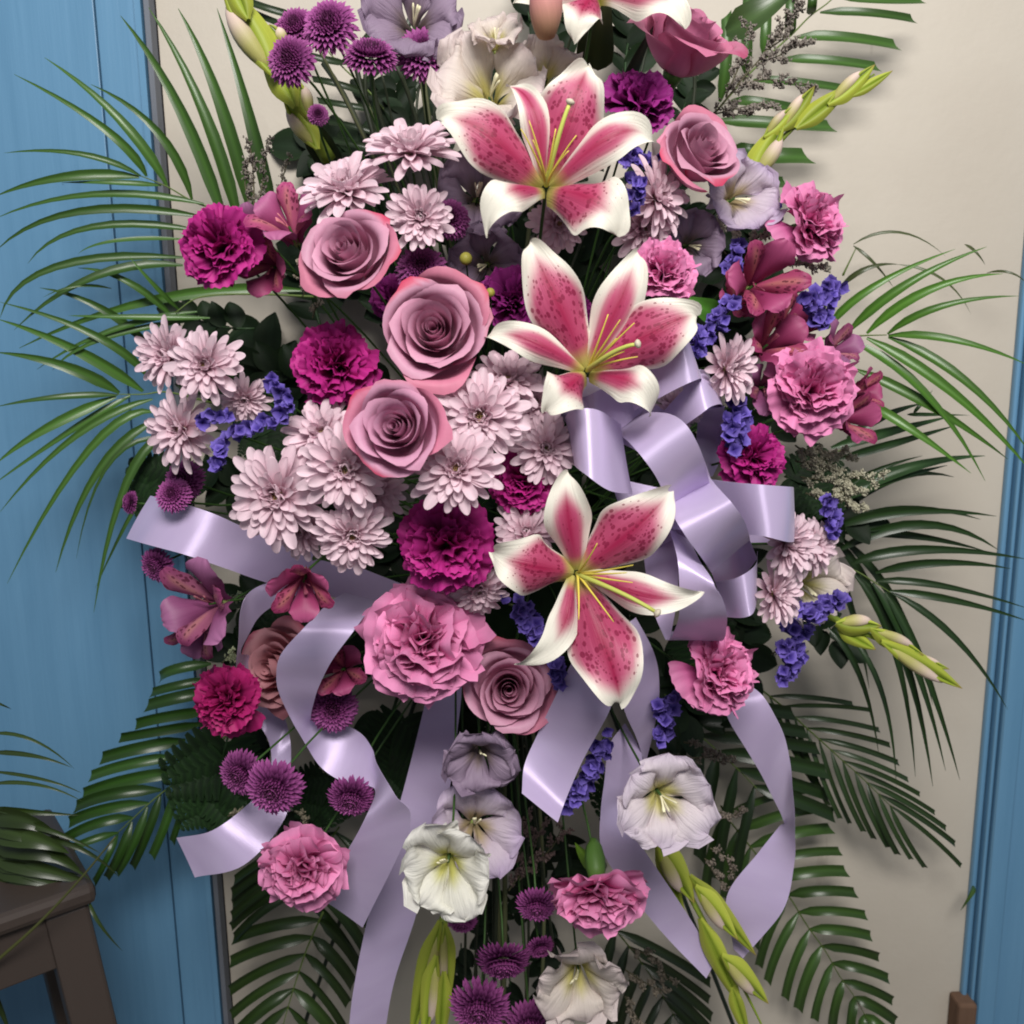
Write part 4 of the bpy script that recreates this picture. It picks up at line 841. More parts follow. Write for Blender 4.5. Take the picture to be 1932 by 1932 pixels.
lily(1130, -40, .36, [(-46, -122, 0, 48, 84, -8, 10, 1, .66), (160, -98, 6, 46, 84, 15, 32, 0, .62), (120, 60, -8, 16, 120, 0, 0, 1, .8), (-20, 190, -8, 16, 90, 0, 0, 0, .8), (-150, 90, -5, 30, 120, 0, 0, 1, .8), (-160, -30, -30, 30, 80, 0, 0, 0, .6)],
     [(40, 10), (20, -20), (-20, 10)], (20, 40), 'topmost stargazer lily cut off by the top edge')
# the orange pink lily bud at the top
def bud(u0, v0, u1, v1, d, w_, ca, cb, name, label, cat, d1=None):
    root = thing(name, Matrix.Translation(tuple(P(u0, v0, d))), label, cat); S = bez([P(u0, v0, d), P((u0+u1)/2, (v0+v1)/2, d+.02), P(u1, v1, d1 or d)], np.linspace(0, 1, 14)); k = pxm(u0, v0, d)
    R = w_*.5*k*np.sin(np.linspace(.14, .97, 14)*PI)**.7; A, B = np.array(srgb(*ca)), np.array(srgb(*cb))
    o = add_obj('petals', mk('petals', *tube(S, R, lambda t: with_a(lerpc(A, B, smooth(t, .0, .6))), 12), MT['petal']), root); o.matrix_parent_inverse = root.matrix_world.inverted(); return root
bud(1030, 68, 1030, -70, .38, 62, (186, 150, 110), (214, 146, 146), 'lily_bud', 'peach tinted lily bud at the top edge left of the topmost lily', 'lily bud')

# ------------------------------------------------------------------ gladiolus bud spikes
def spike(axis, buds, label, r0=6):
    root = thing('gladiolus_spike', Matrix.Translation(tuple(P(*axis[0]))), label, 'gladiolus spike', 'gladiolus bud spikes')
    inv = root.matrix_world.inverted(); S = crs([P(*a) for a in axis], 6); k = pxm(*axis[0])
    o = add_obj('stem', mk('stem', *tube(S, np.linspace(r0, 1.5, len(S))*k, srgb(128, 148, 54), 7), MT['stem']), root); o.matrix_parent_inverse = inv
    for (a, b, w_, d, pale, sg) in buds:            # a: base (u, v), b: tip, w width, d, pale bud showing 0..1, side
        A, B = P(a[0], a[1], d), P(b[0], b[1], d+.004); k = pxm(a[0], a[1], d); ax = B-A; sd = nrm(np.cross(ax, TC)); L = np.linalg.norm(ax)
        if pale:
            m = (A+B)/2+sd*sg*w_*.22*k; pe = A+(B-A)*.80+sd*sg*w_*.16*k
            Sx = bez([A+(B-A)*.12, m+TC*w_*.1*k, pe], np.linspace(0, 1, 10)); R = w_*.25*k*np.sin(np.linspace(.10, .97, 10)*PI)**.7
            G0, G1 = np.array(srgb(190, 186, 110)), np.array(srgb(232, 208, 196))
            q = add_obj('bud', mk('bud', *tube(Sx, R, lambda t: with_a(lerpc(G0, G1, smooth(t, .25, .8))), 10), MT['petal']), root); q.matrix_parent_inverse = inv
        for s2, ww in ((-sg, 1.0), (sg, .45 if pale else .8)):
            g0, g1 = np.array(srgb(118, 140, 40)), np.array(srgb(168, 176, 66)); g2 = np.array(srgb(150, 126, 70))
            cf = lambda s, t: with_a(lerpc(lerpc(g0, g1, smooth(s*s2, -1, 1)), g2, smooth(t, .86, 1)))
            V, F, UV, C = spine_petal([A, A+ax*.35+sd*s2*w_*.30*k, A+ax*.75+sd*s2*w_*.16*k, B], w_*.33*k*ww, nrm(sd-TC*s2*.0), 6, 14, lambda t: (.35+.65*smooth(t, 0, .3))*np.clip((1-t)/.65, 0.01, 1)**.8, cup=-.9, colfn=cf)
            V = V+TC*w_*.18*k
            q = add_obj('bract', mk('bract', V, F, UV, C, MT['stem']), root); q.matrix_parent_inverse = inv
spike([(620, 300, .20), (560, 200, .24), (505, 110, .27), (440, 0, .28), (400, -80, .28)], [((600, 285), (535, 185), 50, .235, 1, -1), ((560, 205), (492, 60), 62, .27, 0, 1), ((520, 150), (420, -30), 80, .28, 1, -1), ((470, 40), (430, -60), 50, .29, 0, 1), ((585, 225), (560, 150), 46, .24, 1, 1), ((540, 90), (510, 50), 44, .27, 1, 1)],
      'thick green gladiolus spike at top left against the cream wall', 15)
spike([(1400, 350, .22), (1450, 290, .23), (1520, 220, .24), (1600, 170, .25), (1650, 140, .25)], [((1415, 345), (1478, 232), 60, .235, 1, 1), ((1470, 250), (1535, 165), 40, .24, 1, -1), ((1500, 245), (1600, 165), 44, .245, 0, 1), ((1560, 200), (1648, 125), 40, .25, 1, -1), ((1600, 185), (1683, 135), 24, .25, 0, 1), ((1440, 260), (1500, 200), 34, .24, 1, -1)],
      'gladiolus bud spike pointing up right over the cream wall', 7)
spike([(1560, 1160, .20), (1620, 1190, .22), (1700, 1225, .23), (1780, 1270, .23)], [((1575, 1175), (1660, 1180), 48, .225, 1, -1), ((1580, 1185), (1650, 1225), 36, .22, 0, 1), ((1640, 1185), (1740, 1235), 40, .23, 1, -1), ((1660, 1210), (1812, 1298), 46, .235, 1, 1), ((1700, 1230), (1790, 1262), 26, .23, 1, -1)],
      'yellow green gladiolus bud spike pointing right below the statice', 7)
spike([(1235, 1580, .24), (1285, 1660, .26), (1340, 1760, .27), (1400, 1860, .27), (1450, 1960, .27)], [((1240, 1590), (1308, 1700), 56, .27, 1, 1), ((1238, 1590), (1292, 1728), 34, .26, 0, -1), ((1310, 1670), (1390, 1770), 44, .275, 1, 1), ((1300, 1650), (1425, 1800), 40, .27, 0, 1), ((1320, 1730), (1400, 1900), 44, .27, 0, -1), ((1360, 1800), (1448, 1890), 46, .28, 1, 1), ((1380, 1860), (1412, 1960), 30, .275, 0, -1)],
      'long green gladiolus bud spike hanging at the bottom right over the ribbon', 8)
spike([(838, 1730, .22), (825, 1800, .24), (812, 1880, .25), (800, 1980, .25)], [((832, 1735), (775, 1960), 50, .25, 1, -1), ((840, 1740), (845, 1900), 36, .255, 1, 1), ((825, 1800), (800, 1960), 44, .26, 1, -1), ((838, 1830), (830, 1980), 34, .265, 0, 1)],
      'green gladiolus bud spike hanging straight down at the bottom under the white floret', 9)
# narrow gladiolus leaves
def blade(label, a, m, b, w_, d0, d1, col=(62, 84, 44), cut=False):
    root = thing('gladiolus_leaf', Matrix.Translation(tuple(P(a[0], a[1], d0))), label, 'leaf', 'broad green leaves'); leaflet(root, a, m, b, w_, d0, d1, cut, leafcol(col), .25, .2)
blade('dark sword shaped leaf beneath the top left gladiolus spike', (640, 330), (590, 250), (545, 168), 44, .17, .24, (48, 60, 40))
blade('broad dark leaf right of the topmost rose', (1370, 60), (1440, 20), (1520, -40), 50, .20, .22)
blade('upright dark leaf between the topmost lily and purple carnation', (1170, 200), (1200, 120), (1240, 40), 22, .22, .28, (44, 50, 40))
blade('upright olive leaf behind the topmost lily', (1120, 130), (1130, 60), (1150, -20), 60, .24, .3, (66, 76, 44))
blade('green leaf tip beside the narrow petalled daisy', (650, 1050), (610, 1045), (590, 1058), 26, .30, .34, (70, 104, 46))
blade('small bright green leaf above the nodding pink carnation', (1140, 1640), (1110, 1620), (1085, 1590), 30, .24, .27, (96, 132, 40))
blade('bright green leaf above the blue statice at right', (1370, 600), (1325, 580), (1300, 560), 38, .25, .27, (60, 104, 36))
blade('small green palm scrap stuck on the blue frame edge at right', (1838, 1672), (1830, 1690), (1812, 1718), 9, .03, .04, (70, 100, 40))

# ------------------------------------------------------------------ statice
def statice_floret(seed):
    r = np.random.RandomState(seed); b = MB(); a_, b_ = np.array(srgb(74, 58, 142)), np.array(srgb(118, 100, 186)); cf = lambda s, t: with_a(lerpc(a_, b_, smooth(t, .4, 1)))
    for k in range(4):
        V, F, UV, C = flat_petal(1.0, .62, 4, 5, lambda t: .3+.7*smooth(t, 0, .8), 70, 22, cup=.25, ruf=(.14, 5, r.uniform(0, 6)), side=.15, serr=(.08, 4), colfn=cf)
        a = 2*PI*k/4+r.uniform(-.3, .3); c, s = math.cos(a), math.sin(a); V = np.stack([V[:, 0]*c-V[:, 1]*s, V[:, 0]*s+V[:, 1]*c, V[:, 2]-.4], -1); b.add(V, F, UV, C)
    return b.mesh('floret', MT['stat'])
SF = [statice_floret(i) for i in range(4)]
def statice(label, lines, size=13, dz=.03, dens=1.0, wid=12):
    u0, v0 = lines[0][0]; d = dome(u0, v0)+dz; root = thing('statice', Matrix.Translation(tuple(P(u0, v0, d))), label, 'statice', 'violet statice sprigs'); inv = root.matrix_world.inverted()
    for L in lines:
        pts = [P(a, b, dome(a, b)+dz-.012) for a, b in L]; S = crs(pts, 6); k = pxm(u0, v0, d)
        o = add_obj('stem', mk('stem', *tube(S, 2.4*k, srgb(74, 92, 46), 5), MT['stem']), root); o.matrix_parent_inverse = inv
        lp = np.array(L, float); lens = np.linalg.norm(np.diff(lp, axis=0), axis=1); T = sum(lens); n = max(2, int(T/size*1.7*dens))
        cum = np.concatenate([[0], np.cumsum(lens)])
        for i in range(n):
            q = (i+.5)/n*T; uu = np.interp(q, cum, lp[:, 0])+rng.uniform(-wid, wid); vv = np.interp(q, cum, lp[:, 1])+rng.uniform(-wid, wid)
            mw = face_matrix(uu, vv, dome(uu, vv)+dz+rng.uniform(-.006, .008), size*rng.uniform(1.1, 1.75), rng.uniform(-.9, .9), rng.uniform(-.7, .9), rng.uniform(0, 6))
            o = bpy.data.objects.new('floret', SF[i % 4]); COL.objects.link(o); o.parent = root; o.matrix_parent_inverse = inv; o.matrix_basis = mw
statice('violet statice sprig bending beside the pale daisies at left', [[(375, 800), (400, 785), (440, 785)], [(412, 885), (415, 850), (435, 820), (470, 810), (500, 795), (520, 790)], [(510, 715), (535, 745), (550, 770)], [(530, 790), (545, 760)]], 14, .06, 1.1, 7)
statice('violet statice sprig slanting right of the middle lily', [[(1385, 560), (1360, 590), (1340, 620)], [(1345, 620), (1310, 640), (1315, 670)]], 13, .04, 1.6, 12)
statice('blue violet statice beside the right magenta carnation', [[(1380, 770), (1400, 790), (1390, 820), (1375, 840)]], 14, .02, 2.2, 18)
statice('dark violet statice at right edge above the alstroemeria', [[(1575, 530), (1560, 570), (1545, 610)], [(1525, 550), (1540, 590)]], 13, .02, 2.0, 14)
statice('violet statice on the pinkish cream gladiolus at right', [[(1505, 1150), (1540, 1160), (1590, 1120)], [(1530, 1170), (1555, 1140)]], 13, .03, 1.8, 9)
statice('dark violet statice hanging below the lowest right daisies', [[(1480, 1215), (1490, 1245), (1480, 1280)], [(1505, 1220), (1500, 1260)]], 13, .0, 2.0, 10)
statice('violet statice sprig below the grey twigs at right', [[(1555, 940), (1575, 980), (1575, 1010)]], 12, .01, 2.0, 9)
statice('violet statice in front of the upper right daisy', [[(1190, 330), (1205, 360), (1215, 345)], [(1190, 395), (1200, 370)]], 12, .06, 1.6, 12)
statice('dark blue statice behind the right petal of the upper lily', [[(1170, 300), (1200, 298), (1235, 310)]], 13, .0, 2.0, 12)
statice('dark violet statice under the low lily left side', [[(960, 1140), (990, 1150), (1010, 1180), (1040, 1200)], [(1050, 1240), (1060, 1280), (1070, 1300)], [(1000, 1180), (1030, 1230)]], 13, -.01, 1.8, 14)
statice('dark violet statice between the hanging ribbon tails', [[(1140, 1390), (1120, 1440), (1090, 1500)], [(1100, 1480), (1075, 1520)]], 13, .0, 2.0, 14)
statice('dark violet statice left of the lower right pink carnation', [[(1255, 1310), (1260, 1350), (1240, 1390)]], 13, -.02, 2.0, 16)
statice('dark violet statice above the upper right alstroemeria', [[(1380, 470), (1400, 500), (1370, 520)], [(1440, 400), (1470, 410)]], 12, -.03, 1.6, 16)
statice('dark violet statice right of the low bow loop', [[(1480, 1170), (1500, 1200), (1520, 1190)]], 12, -.01, 1.8, 12)

# ------------------------------------------------------------------ grey caspia twigs
def caspia(label, stems, d, n=90, spread=26, size=2.6, col=(150, 142, 132), seed=0):
    r = np.random.RandomState(seed); root = thing('caspia_sprig', Matrix.Translation(tuple(P(stems[0][0][0], stems[0][0][1], d))), label, 'filler flower', 'grey caspia sprigs'); inv = root.matrix_world.inverted()
    b = MB(); fb = MB(); k = pxm(stems[0][0][0], stems[0][0][1], d); c = srgb(92, 88, 66)
    for st in stems:
        lp = np.array(st, float); S = crs([P(a, b2, d) for a, b2 in st], 5); b.add(*tube(S, np.linspace(1.8, .7, len(S))*k, c, 4, False))
        lens = np.linalg.norm(np.diff(lp, axis=0), axis=1); cum = np.concatenate([[0], np.cumsum(lens)]); T = cum[-1]
        nt_ = max(4, int(T/13))
        for i in range(nt_):
            q = (i+.6)/nt_; x0 = np.interp(q*T, cum, lp[:, 0]); y0 = np.interp(q*T, cum, lp[:, 1])
            dr = nrm([np.interp(min(1, q+.05)*T, cum, lp[:, 0])-np.interp((q-.05)*T, cum, lp[:, 0]), np.interp(min(1, q+.05)*T, cum, lp[:, 1])-np.interp((q-.05)*T, cum, lp[:, 1])])
            a = math.atan2(dr[1], dr[0])+r.choice([-1, 1])*r.uniform(.35, .8); l = spread*r.uniform(.6, 1.25)
            e = (x0+math.cos(a)*l, y0+math.sin(a)*l); A, E = P(x0, y0, d), P(e[0], e[1], d+r.uniform(-.006, .01)); b.add(*tube([A, (A+E)/2+TC*.001, E], [.8*k, .6*k, .4*k], c, 3, False))
            for j in range(int(n/nt_)):
                tt = r.uniform(.25, 1.05); p = A+(E-A)*tt+r.normal(0, 2.6*k, 3); rr = size*k*r.uniform(.5, 1.2); dd = nrm(r.normal(0, 1, 3)+UP)
                g = .6+.7*r.rand(); fb.add(*tube([p-dd*rr, p, p+dd*rr*1.3], [.25*rr, .75*rr, .2*rr], tuple(x*g for x in srgb(*col)), 4))
    o = add_obj('stem', b.mesh('stem', MT['gray']), root); o.matrix_parent_inverse = inv
    o = add_obj('florets', fb.mesh('florets', MT['gray']), root, kind='stuff'); o.matrix_parent_inverse = inv
caspia('grey brown twiggy sprig standing above the upper left carnation', [[(480, 400), (478, 330), (472, 270)], [(490, 380), (500, 310), (503, 268)], [(470, 390), (462, 340), (470, 300)]], .21, 160, 14, 3, (120, 112, 104), 1)
caspia('thin grey sprig right of the upper left twigs', [[(525, 370), (535, 330), (548, 292)]], .2, 70, 11, 3, (126, 118, 108), 2)
caspia('long grey sprig fanning at the top right beside the palm frond', [[(1340, 225), (1400, 150), (1460, 80), (1500, 20), (1510, -30)], [(1390, 160), (1450, 150), (1530, 160)], [(1370, 180), (1400, 110), (1410, 50)], [(1430, 120), (1480, 100), (1515, 75)], [(1440, 100), (1490, 60), (1500, 10)], [(1350, 215), (1390, 205), (1450, 190)]], .24, 330, 24, 3.2, (128, 120, 112), 3)
caspia('pale grey sprig above the upper right alstroemeria', [[(1400, 470), (1390, 430), (1420, 415)], [(1400, 470), (1440, 440), (1450, 415)], [(1470, 500), (1490, 475), (1520, 470)], [(1480, 500), (1520, 500), (1560, 500)], [(1370, 480), (1350, 450), (1360, 430)]], .25, 420, 18, 3, (196, 190, 172), 4)
caspia('pale grey sprig spreading right of the small magenta carnation', [[(1500, 870), (1550, 880), (1590, 900), (1660, 905)], [(1510, 900), (1570, 910), (1620, 930)], [(1520, 850), (1560, 870), (1600, 860)], [(1560, 900), (1610, 950), (1630, 950)], [(1500, 840), (1530, 860), (1550, 850)], [(1520, 930), (1560, 945), (1600, 945)]], .25, 560, 22, 3, (186, 182, 158), 5)
caspia('grey sprig in the dark gap left of the largest rose', [[(570, 560), (590, 520), (560, 500)], [(590, 600), (600, 550), (570, 520)]], .22, 140, 14, 2.6, (176, 164, 146), 6)
caspia('grey sprig left of the lower right ribbon tail', [[(1250, 1420), (1310, 1430), (1380, 1425)], [(1290, 1400), (1330, 1410), (1360, 1440)]], .2, 160, 14, 3, (120, 110, 100), 7)
caspia('grey sprig under the lower right gladiolus', [[(1350, 1530), (1380, 1540), (1400, 1525)], [(1330, 1620), (1350, 1650), (1375, 1680)], [(1340, 1600), (1370, 1620), (1390, 1660)]], .19, 170, 14, 3, (120, 110, 100), 8)
caspia('dark brown grey sprig at bottom centre between the gladioli', [[(960, 1680), (1000, 1620), (1020, 1560)], [(980, 1660), (1040, 1600), (1060, 1560)], [(960, 1640), (970, 1590), (1000, 1550)]], .2, 260, 22, 3, (120, 100, 96), 9)
caspia('grey sprig right of the fading bottom gladiolus', [[(1180, 1830), (1210, 1850), (1250, 1870)], [(1180, 1880), (1200, 1920), (1230, 1940)], [(1190, 1790), (1240, 1810), (1260, 1850)]], .17, 220, 18, 3, (130, 120, 106), 10)
caspia('grey sprig over the hanging violet statice at right', [[(1455, 1235), (1480, 1222), (1520, 1235)]], .21, 60, 12, 3, (190, 180, 160), 11)
caspia('grey sprig in the shade beside the lower left button flowers', [[(600, 1440), (620, 1450), (640, 1440)], [(555, 1530), (575, 1545), (585, 1560)], [(430, 1540), (460, 1530), (480, 1525)]], .2, 90, 12, 3, (140, 132, 112), 12)
caspia('grey sprig between left alstroemeria and the ribbon loop', [[(470, 1130), (455, 1120), (440, 1130)], [(420, 1250), (440, 1230), (450, 1250)]], .2, 110, 12, 3, (170, 176, 140), 13)
# yellow billy button at centre
for (u, v, r_, lab) in ((879, 488, 11, 'tiny yellow ball bud above the largest rose'), (925, 552, 8, 'tiny yellow green bud right of the largest rose top')):
    root = thing('yellow_bud', Matrix.Translation(tuple(P(u, v, dome(u, v)+.03))), lab, 'flower bud'); k = pxm(u, v, .3)
    th = np.linspace(.05, PI-.05, 9); o = add_obj('bud', mk('bud', *tube([UP*(-math.cos(t))*r_*k for t in th], np.sin(th)*r_*k, srgb(150, 144, 60), 12), MT['stem']), root)
    S = bez([np.zeros(3), -TC*.03-UP*.02, FOAM-P(u, v, dome(u, v)+.03)], np.linspace(0, 1, 6)); add_obj('stem', mk('stem', *tube(S, 1.6*k, DGREEN, 5), MT['stem']), root)

# ------------------------------------------------------------------ cut stems that show above and below the heart
sb = [(700, 330, 640, 60), (720, 330, 690, 120), (760, 300, 700, 110), (770, 310, 805, 120), (800, 320, 780, 60), (790, 300, 830, 120), (820, 320, 840, 90), (850, 330, 850, 120), (740, 320, 600, 90), (1040, 200, 1050, 60), (1330, 260, 1310, 130),
      (930, 1560, 900, 1990), (950, 1560, 960, 1990), (980, 1540, 1010, 1990), (900, 1500, 870, 1990), (1000, 1560, 1060, 1800), (920, 1600, 935, 1990), (945, 1640, 930, 1990), (970, 1700, 980, 1990), (880, 1640, 905, 1990), (1020, 1560, 1030, 1990), (690, 320, 610, 120), (710, 330, 665, 100), (740, 330, 720, 140), (830, 330, 800, 150), (860, 330, 870, 100), (780, 330, 745, 120), (870, 320, 820, 200), (1010, 200, 1030, 20), (1060, 220, 1090, 40), (1170, 200, 1220, 60), (960, 1560, 948, 1990), (1000, 1560, 995, 1990), (900, 1540, 890, 1990)]
for i, (u0, v0, u1, v1) in enumerate(sb):
    top = v1 < 700
    root = thing('flower_stem', Matrix.Translation(tuple(P(u0, v0, .14))), 'dark bare stem ' + ('rising behind the top button flowers' if top and u0 < 900 else 'behind the top blooms' if top else 'hanging down at the bottom centre'), 'stem', 'bare stems at the top' if top and u0 < 900 else 'bare stems behind the top blooms' if top else 'bare stems at the bottom')
    u0 += rng.uniform(-25, 25); u1 += rng.uniform(-22, 22) if not top else 0; a = P(u0, v0, .13+.02*(i % 4)); b = P(u1, v1, .13+.03*(i % 3)); S = bez([FOAM if not top else FOAM+[0, 0, .1], a, P(lin((u0, 0), (u1, 0), .5)[0]+rng.uniform(-40, 40), (v0+v1)/2, .15), b], np.linspace(0, 1, 12))
    o = add_obj('stem', mk('stem', *tube(S, rng.uniform(2.5, 7.0)*.00045, srgb(*( (44, 50, 36) if i % 4 else (92, 96, 66))), 6), MT['stem']), root); o.matrix_parent_inverse = root.matrix_world.inverted()

# ------------------------------------------------------------------ satin ribbons
def ribbon(root, name, A, B, n=8):
    """A, B: matching lists of (u, v, d) down the two edges"""
    dm = sum(a[2] for a in list(A)+list(B))/(len(A)+len(B)); amp_ = 2.0 if name == 'loop' else 1.5
    A = [(a[0], a[1], dm+(a[2]-dm)*amp_) for a in A]; B = [(a[0], a[1], dm+(a[2]-dm)*amp_) for a in B]
    A = crs([P(*a) for a in A], n); B = crs([P(*b) for b in B], n); nu = 6; N = len(A)
    s = np.linspace(0, 1, nu+1); V = A[:, None, :]*(1-s)[None, :, None]+B[:, None, :]*s[None, :, None]
    L = np.concatenate([[0], np.cumsum(np.linalg.norm(np.diff((A+B)/2, axis=0), axis=1))])
    UV = np.stack([np.broadcast_to(s, (N, nu+1)), np.broadcast_to((L*8)[:, None], (N, nu+1))], -1).reshape(-1, 2)
    Tn = np.gradient(V, axis=0); Wn = np.gradient(V, axis=1); Nn = np.cross(Tn, Wn); Nn /= np.linalg.norm(Nn, axis=2)[..., None]+1e-12
    wv = np.sin(L*95+len(A))[:, None]*np.sin(s*2.6+L[:, None]*40)*.0006+((s-.5)**2)[None, :]*.0022; V = V+Nn*wv[..., None]
    h = .00012; V0 = (V+Nn*h).reshape(-1, 3); V1 = (V-Nn*h).reshape(-1, 3); n0 = len(V0)
    ring = [j*(nu+1) for j in range(N)]+[(N-1)*(nu+1)+i for i in range(1, nu+1)]+[j*(nu+1)+nu for j in range(N-2, -1, -1)]+[i for i in range(nu-1, 0, -1)]
    RV = np.concatenate([V0[ring], V1[ring]]); m = len(ring)
    F = grid_faces(nu, N-1)+[f[::-1] for f in grid_faces(nu, N-1, n0)]+[(2*n0+k, 2*n0+(k+1) % m, 2*n0+m+(k+1) % m, 2*n0+m+k) for k in range(m)]
    o = add_obj(name, mk(name, np.concatenate([V0, V1, RV]), F, np.concatenate([UV, UV, UV[ring], UV[ring]]), None, MT['satin']), root); o.matrix_parent_inverse = root.matrix_world.inverted()
    return o
bow = thing('satin_bow', Matrix.Translation(tuple(P(1240, 900, .38))), 'lavender satin ribbon bow with many loops and hanging tails right of the lilies', 'bow')
R_ = lambda nm, A, B, **k: ribbon(bow, nm, A, B, **k)
# top loop above the knot (fold silhouette at right)
R_('loop', [(1180, 700, .36), (1230, 655, .375), (1285, 638, .385), (1300, 650, .37), (1260, 700, .34)], [(1195, 775, .36), (1240, 752, .378), (1308, 719, .385), (1322, 722, .37), (1270, 790, .34)])
# outer right upper loop: lit back and dark inside
R_('loop', [(1240, 790, .34), (1300, 722, .355), (1330, 705, .352), (1352, 735, .335), (1358, 800, .315), (1330, 880, .30)], [(1250, 830, .34), (1310, 790, .365), (1345, 765, .365), (1367, 770, .345), (1363, 830, .32), (1340, 900, .30)])
R_('loop', [(1300, 880, .315), (1315, 830, .31), (1318, 790, .31), (1340, 770, .33)], [(1345, 900, .30), (1362, 860, .30), (1366, 800, .31), (1367, 768, .335)])
# dark pieces under the middle lily
R_('loop', [(1070, 760, .34), (1110, 745, .35), (1150, 728, .345), (1200, 715, .34)], [(1085, 800, .34), (1120, 800, .355), (1160, 815, .35), (1220, 770, .34)])
# left lower loop
R_('loop', [(1170, 800, .375), (1130, 775, .385), (1090, 772, .385), (1068, 790, .37), (1090, 820, .345), (1150, 840, .34)], [(1192, 932, .372), (1150, 926, .39), (1105, 895, .392), (1085, 875, .375), (1105, 880, .345), (1170, 900, .34)])
# central big loop
R_('loop', [(1150, 818, .36), (1170, 822, .378), (1200, 848, .395), (1235, 895, .40), (1262, 950, .39), (1290, 1000, .36)], [(1195, 792, .36), (1235, 778, .385), (1285, 792, .405), (1318, 840, .408), (1336, 900, .395), (1345, 960, .36)])
# second lobe continuing down right
R_('loop', [(1250, 905, .375), (1262, 955, .395), (1290, 1005, .405), (1322, 1050, .40), (1342, 1080, .385)], [(1330, 890, .375), (1350, 915, .40), (1382, 950, .412), (1405, 985, .405), (1414, 1018, .385)])
# right loop
R_('loop', [(1310, 900, .35), (1360, 908, .365), (1430, 914, .378), (1485, 918, .372), (1499, 920, .355), (1480, 930, .335), (1380, 960, .32)], [(1330, 1000, .35), (1390, 1008, .365), (1440, 1012, .378), (1484, 1022, .374), (1498, 1022, .355), (1480, 1020, .335), (1390, 1030, .32)])
# long low loop
R_('loop', [(1230, 960, .365), (1262, 1005, .38), (1278, 1055, .392), (1282, 1110, .395), (1280, 1165, .388), (1262, 1206, .37), (1250, 1190, .35)], [(1300, 1020, .365), (1322, 1062, .385), (1345, 1100, .40), (1364, 1132, .40), (1372, 1170, .392), (1362, 1208, .37), (1330, 1195, .35)])
R_('loop', [(1215, 1050, .35), (1222, 1100, .36), (1236, 1160, .365), (1256, 1207, .368)], [(1285, 1010, .35), (1282, 1060, .36), (1278, 1130, .368), (1264, 1207, .369)])
R_('loop', [(1150, 900, .33), (1170, 960, .335), (1200, 1040, .335)], [(1290, 930, .33), (1300, 1000, .335), (1290, 1080, .335)])
# low right loop, dark inside and lit outside
R_('loop', [(1335, 1062, .33), (1380, 1035, .33), (1412, 1013, .345)], [(1350, 1100, .32), (1400, 1088, .325), (1427, 1055, .345)])
R_('loop', [(1428, 1040, .345), (1422, 1068, .36), (1390, 1090, .362), (1350, 1098, .345)], [(1428, 1118, .345), (1423, 1150, .36), (1406, 1164, .362), (1364, 1164, .345)])
R_('loop', [(1090, 700, .33), (1062, 735, .345), (1052, 770, .35), (1070, 800, .335)], [(1150, 740, .33), (1120, 775, .35), (1098, 800, .352), (1100, 830, .335)])
R_('loop', [(1270, 745, .31), (1310, 700, .33), (1338, 705, .325), (1345, 740, .30)], [(1290, 800, .31), (1335, 775, .335), (1364, 770, .325), (1360, 800, .30)])
R_('loop', [(1190, 960, .32), (1230, 930, .34), (1275, 930, .345), (1300, 960, .33)], [(1200, 1050, .32), (1240, 1010, .345), (1285, 1000, .35), (1315, 1030, .33)])
R_('knot', [(1150, 830, .33), (1200, 850, .34), (1260, 900, .34), (1300, 960, .33)], [(1190, 760, .33), (1250, 770, .34), (1310, 830, .34), (1340, 900, .33)])
# tails
R_('tail', [(1120, 1190, .33), (1085, 1240, .345), (1050, 1310, .35), (1012, 1390, .345), (989, 1444, .35), (984, 1497, .36)], [(1180, 1270, .33), (1160, 1310, .36), (1146, 1350, .365), (1100, 1434, .355), (1066, 1512, .355), (1052, 1552, .365)])
R_('tail', [(1150, 1200, .31), (1165, 1290, .315), (1180, 1345, .315), (1200, 1390, .305), (1214, 1432, .295)], [(1200, 1165, .31), (1234, 1230, .322), (1244, 1290, .322), (1238, 1352, .31), (1220, 1432, .295)])
R_('tail', [(1178, 1365, .285), (1150, 1405, .29), (1140, 1470, .295), (1133, 1530, .30), (1133, 1595, .30), (1170, 1660, .29), (1250, 1760, .28), (1332, 1846, .28)], [(1180, 1365, .285), (1212, 1430, .29), (1190, 1490, .285), (1166, 1522, .285), (1200, 1580, .29), (1240, 1640, .285), (1300, 1730, .275), (1350, 1815, .27)])
R_('tail', [(1360, 1300, .27), (1376, 1360, .275), (1431, 1451, .275), (1476, 1542, .265), (1470, 1560, .255), (1431, 1608, .255), (1371, 1692, .26), (1385, 1790, .26)], [(1410, 1290, .27), (1445, 1320, .285), (1482, 1395, .29), (1497, 1490, .285), (1501, 1580, .27), (1497, 1640, .262), (1476, 1718, .265), (1402, 1808, .265)])
st1 = thing('satin_streamer', Matrix.Translation(tuple(P(460, 1020, .3))), 'wide lavender streamer reaching left over the blue door edge, its end cut straight', 'ribbon', 'loose lavender ribbon streamers')
ribbon(st1, 'band', [(283, 935, .26), (325, 944, .275), (400, 968, .28), (480, 1002, .27), (583, 1030, .255), (690, 1075, .24), (780, 1110, .22)], [(238, 1016, .26), (280, 1028, .28), (350, 1047, .288), (430, 1074, .28), (520, 1104, .265), (690, 1140, .24), (780, 1170, .22)])
st2 = thing('satin_streamer', Matrix.Translation(tuple(P(460, 1220, .28))), 'lavender streamer looped at left and curling down to a blunt end over the blue door', 'ribbon', 'loose lavender ribbon streamers')
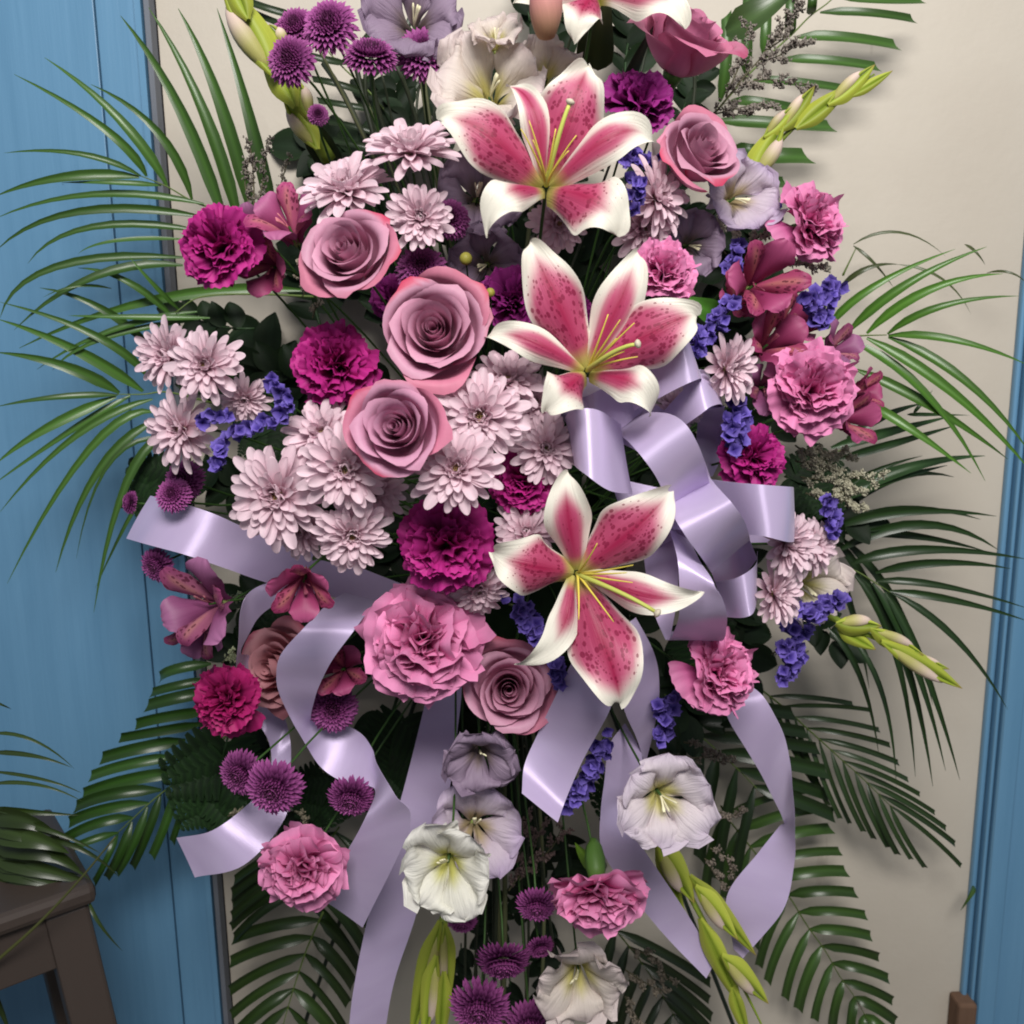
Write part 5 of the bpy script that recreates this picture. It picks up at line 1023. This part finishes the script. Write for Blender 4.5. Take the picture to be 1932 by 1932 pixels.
ribbon(st2, 'band', [(560, 1092, 0.285), (505, 1100, 0.300), (466, 1120, 0.310), (452, 1158, 0.313), (448, 1225, 0.300), (446, 1275, 0.285), (470, 1335, 0.255), (505, 1395, 0.260), (512, 1440, 0.265), (500, 1480, 0.270), (470, 1516, 0.280), (402, 1566, 0.295), (334, 1580, 0.285)],
       [(575, 1128, 0.285), (545, 1126, 0.297), (495, 1158, 0.295), (470, 1193, 0.290), (453, 1232, 0.287), (474, 1240, 0.260), (505, 1295, 0.260), (535, 1350, 0.245), (548, 1400, 0.255), (547, 1470, 0.265), (536, 1547, 0.282), (460, 1632, 0.302), (368, 1655, 0.290)])
st3 = thing('satin_streamer', Matrix.Translation(tuple(P(640, 1350, .33))), 'long lavender streamer twisting down from the big pink carnation', 'ribbon', 'loose lavender ribbon streamers')
ribbon(st3, 'band', [(650, 1118, .29), (610, 1148, .31), (575, 1184, .325), (532, 1232, .325), (522, 1274, .32), (528, 1310, .315), (555, 1369, .305), (581, 1414, .30), (607, 1450, .30), (645, 1474, .305), (690, 1482, .31), (709, 1492, .312), (697, 1531, .315), (669, 1582, .31), (604, 1694, .29)],
       [(715, 1135, .29), (700, 1150, .315), (673, 1184, .335), (628, 1244, .335), (604, 1290, .325), (593, 1322, .315), (586, 1355, .295), (600, 1362, .28), (645, 1366, .275), (682, 1385, .28), (703, 1412, .295), (712, 1442, .315), (746, 1500, .335), (773, 1560, .33), (685, 1749, .30)])
st4 = thing('satin_streamer', Matrix.Translation(tuple(P(780, 1600, .2))), 'shaded lavender streamer hanging straight down behind the white gladiolus', 'ribbon', 'loose lavender ribbon streamers')
ribbon(st4, 'band', [(812, 1290, .22), (799, 1340, .22), (776, 1434, .225), (757, 1505, .23), (730, 1600, .235), (690, 1749, .24), (664, 1889, .24), (655, 1990, .24)], [(872, 1290, .22), (868, 1340, .225), (851, 1473, .23), (836, 1530, .23), (805, 1620, .235), (785, 1726, .24), (743, 1856, .245), (720, 1990, .24)])
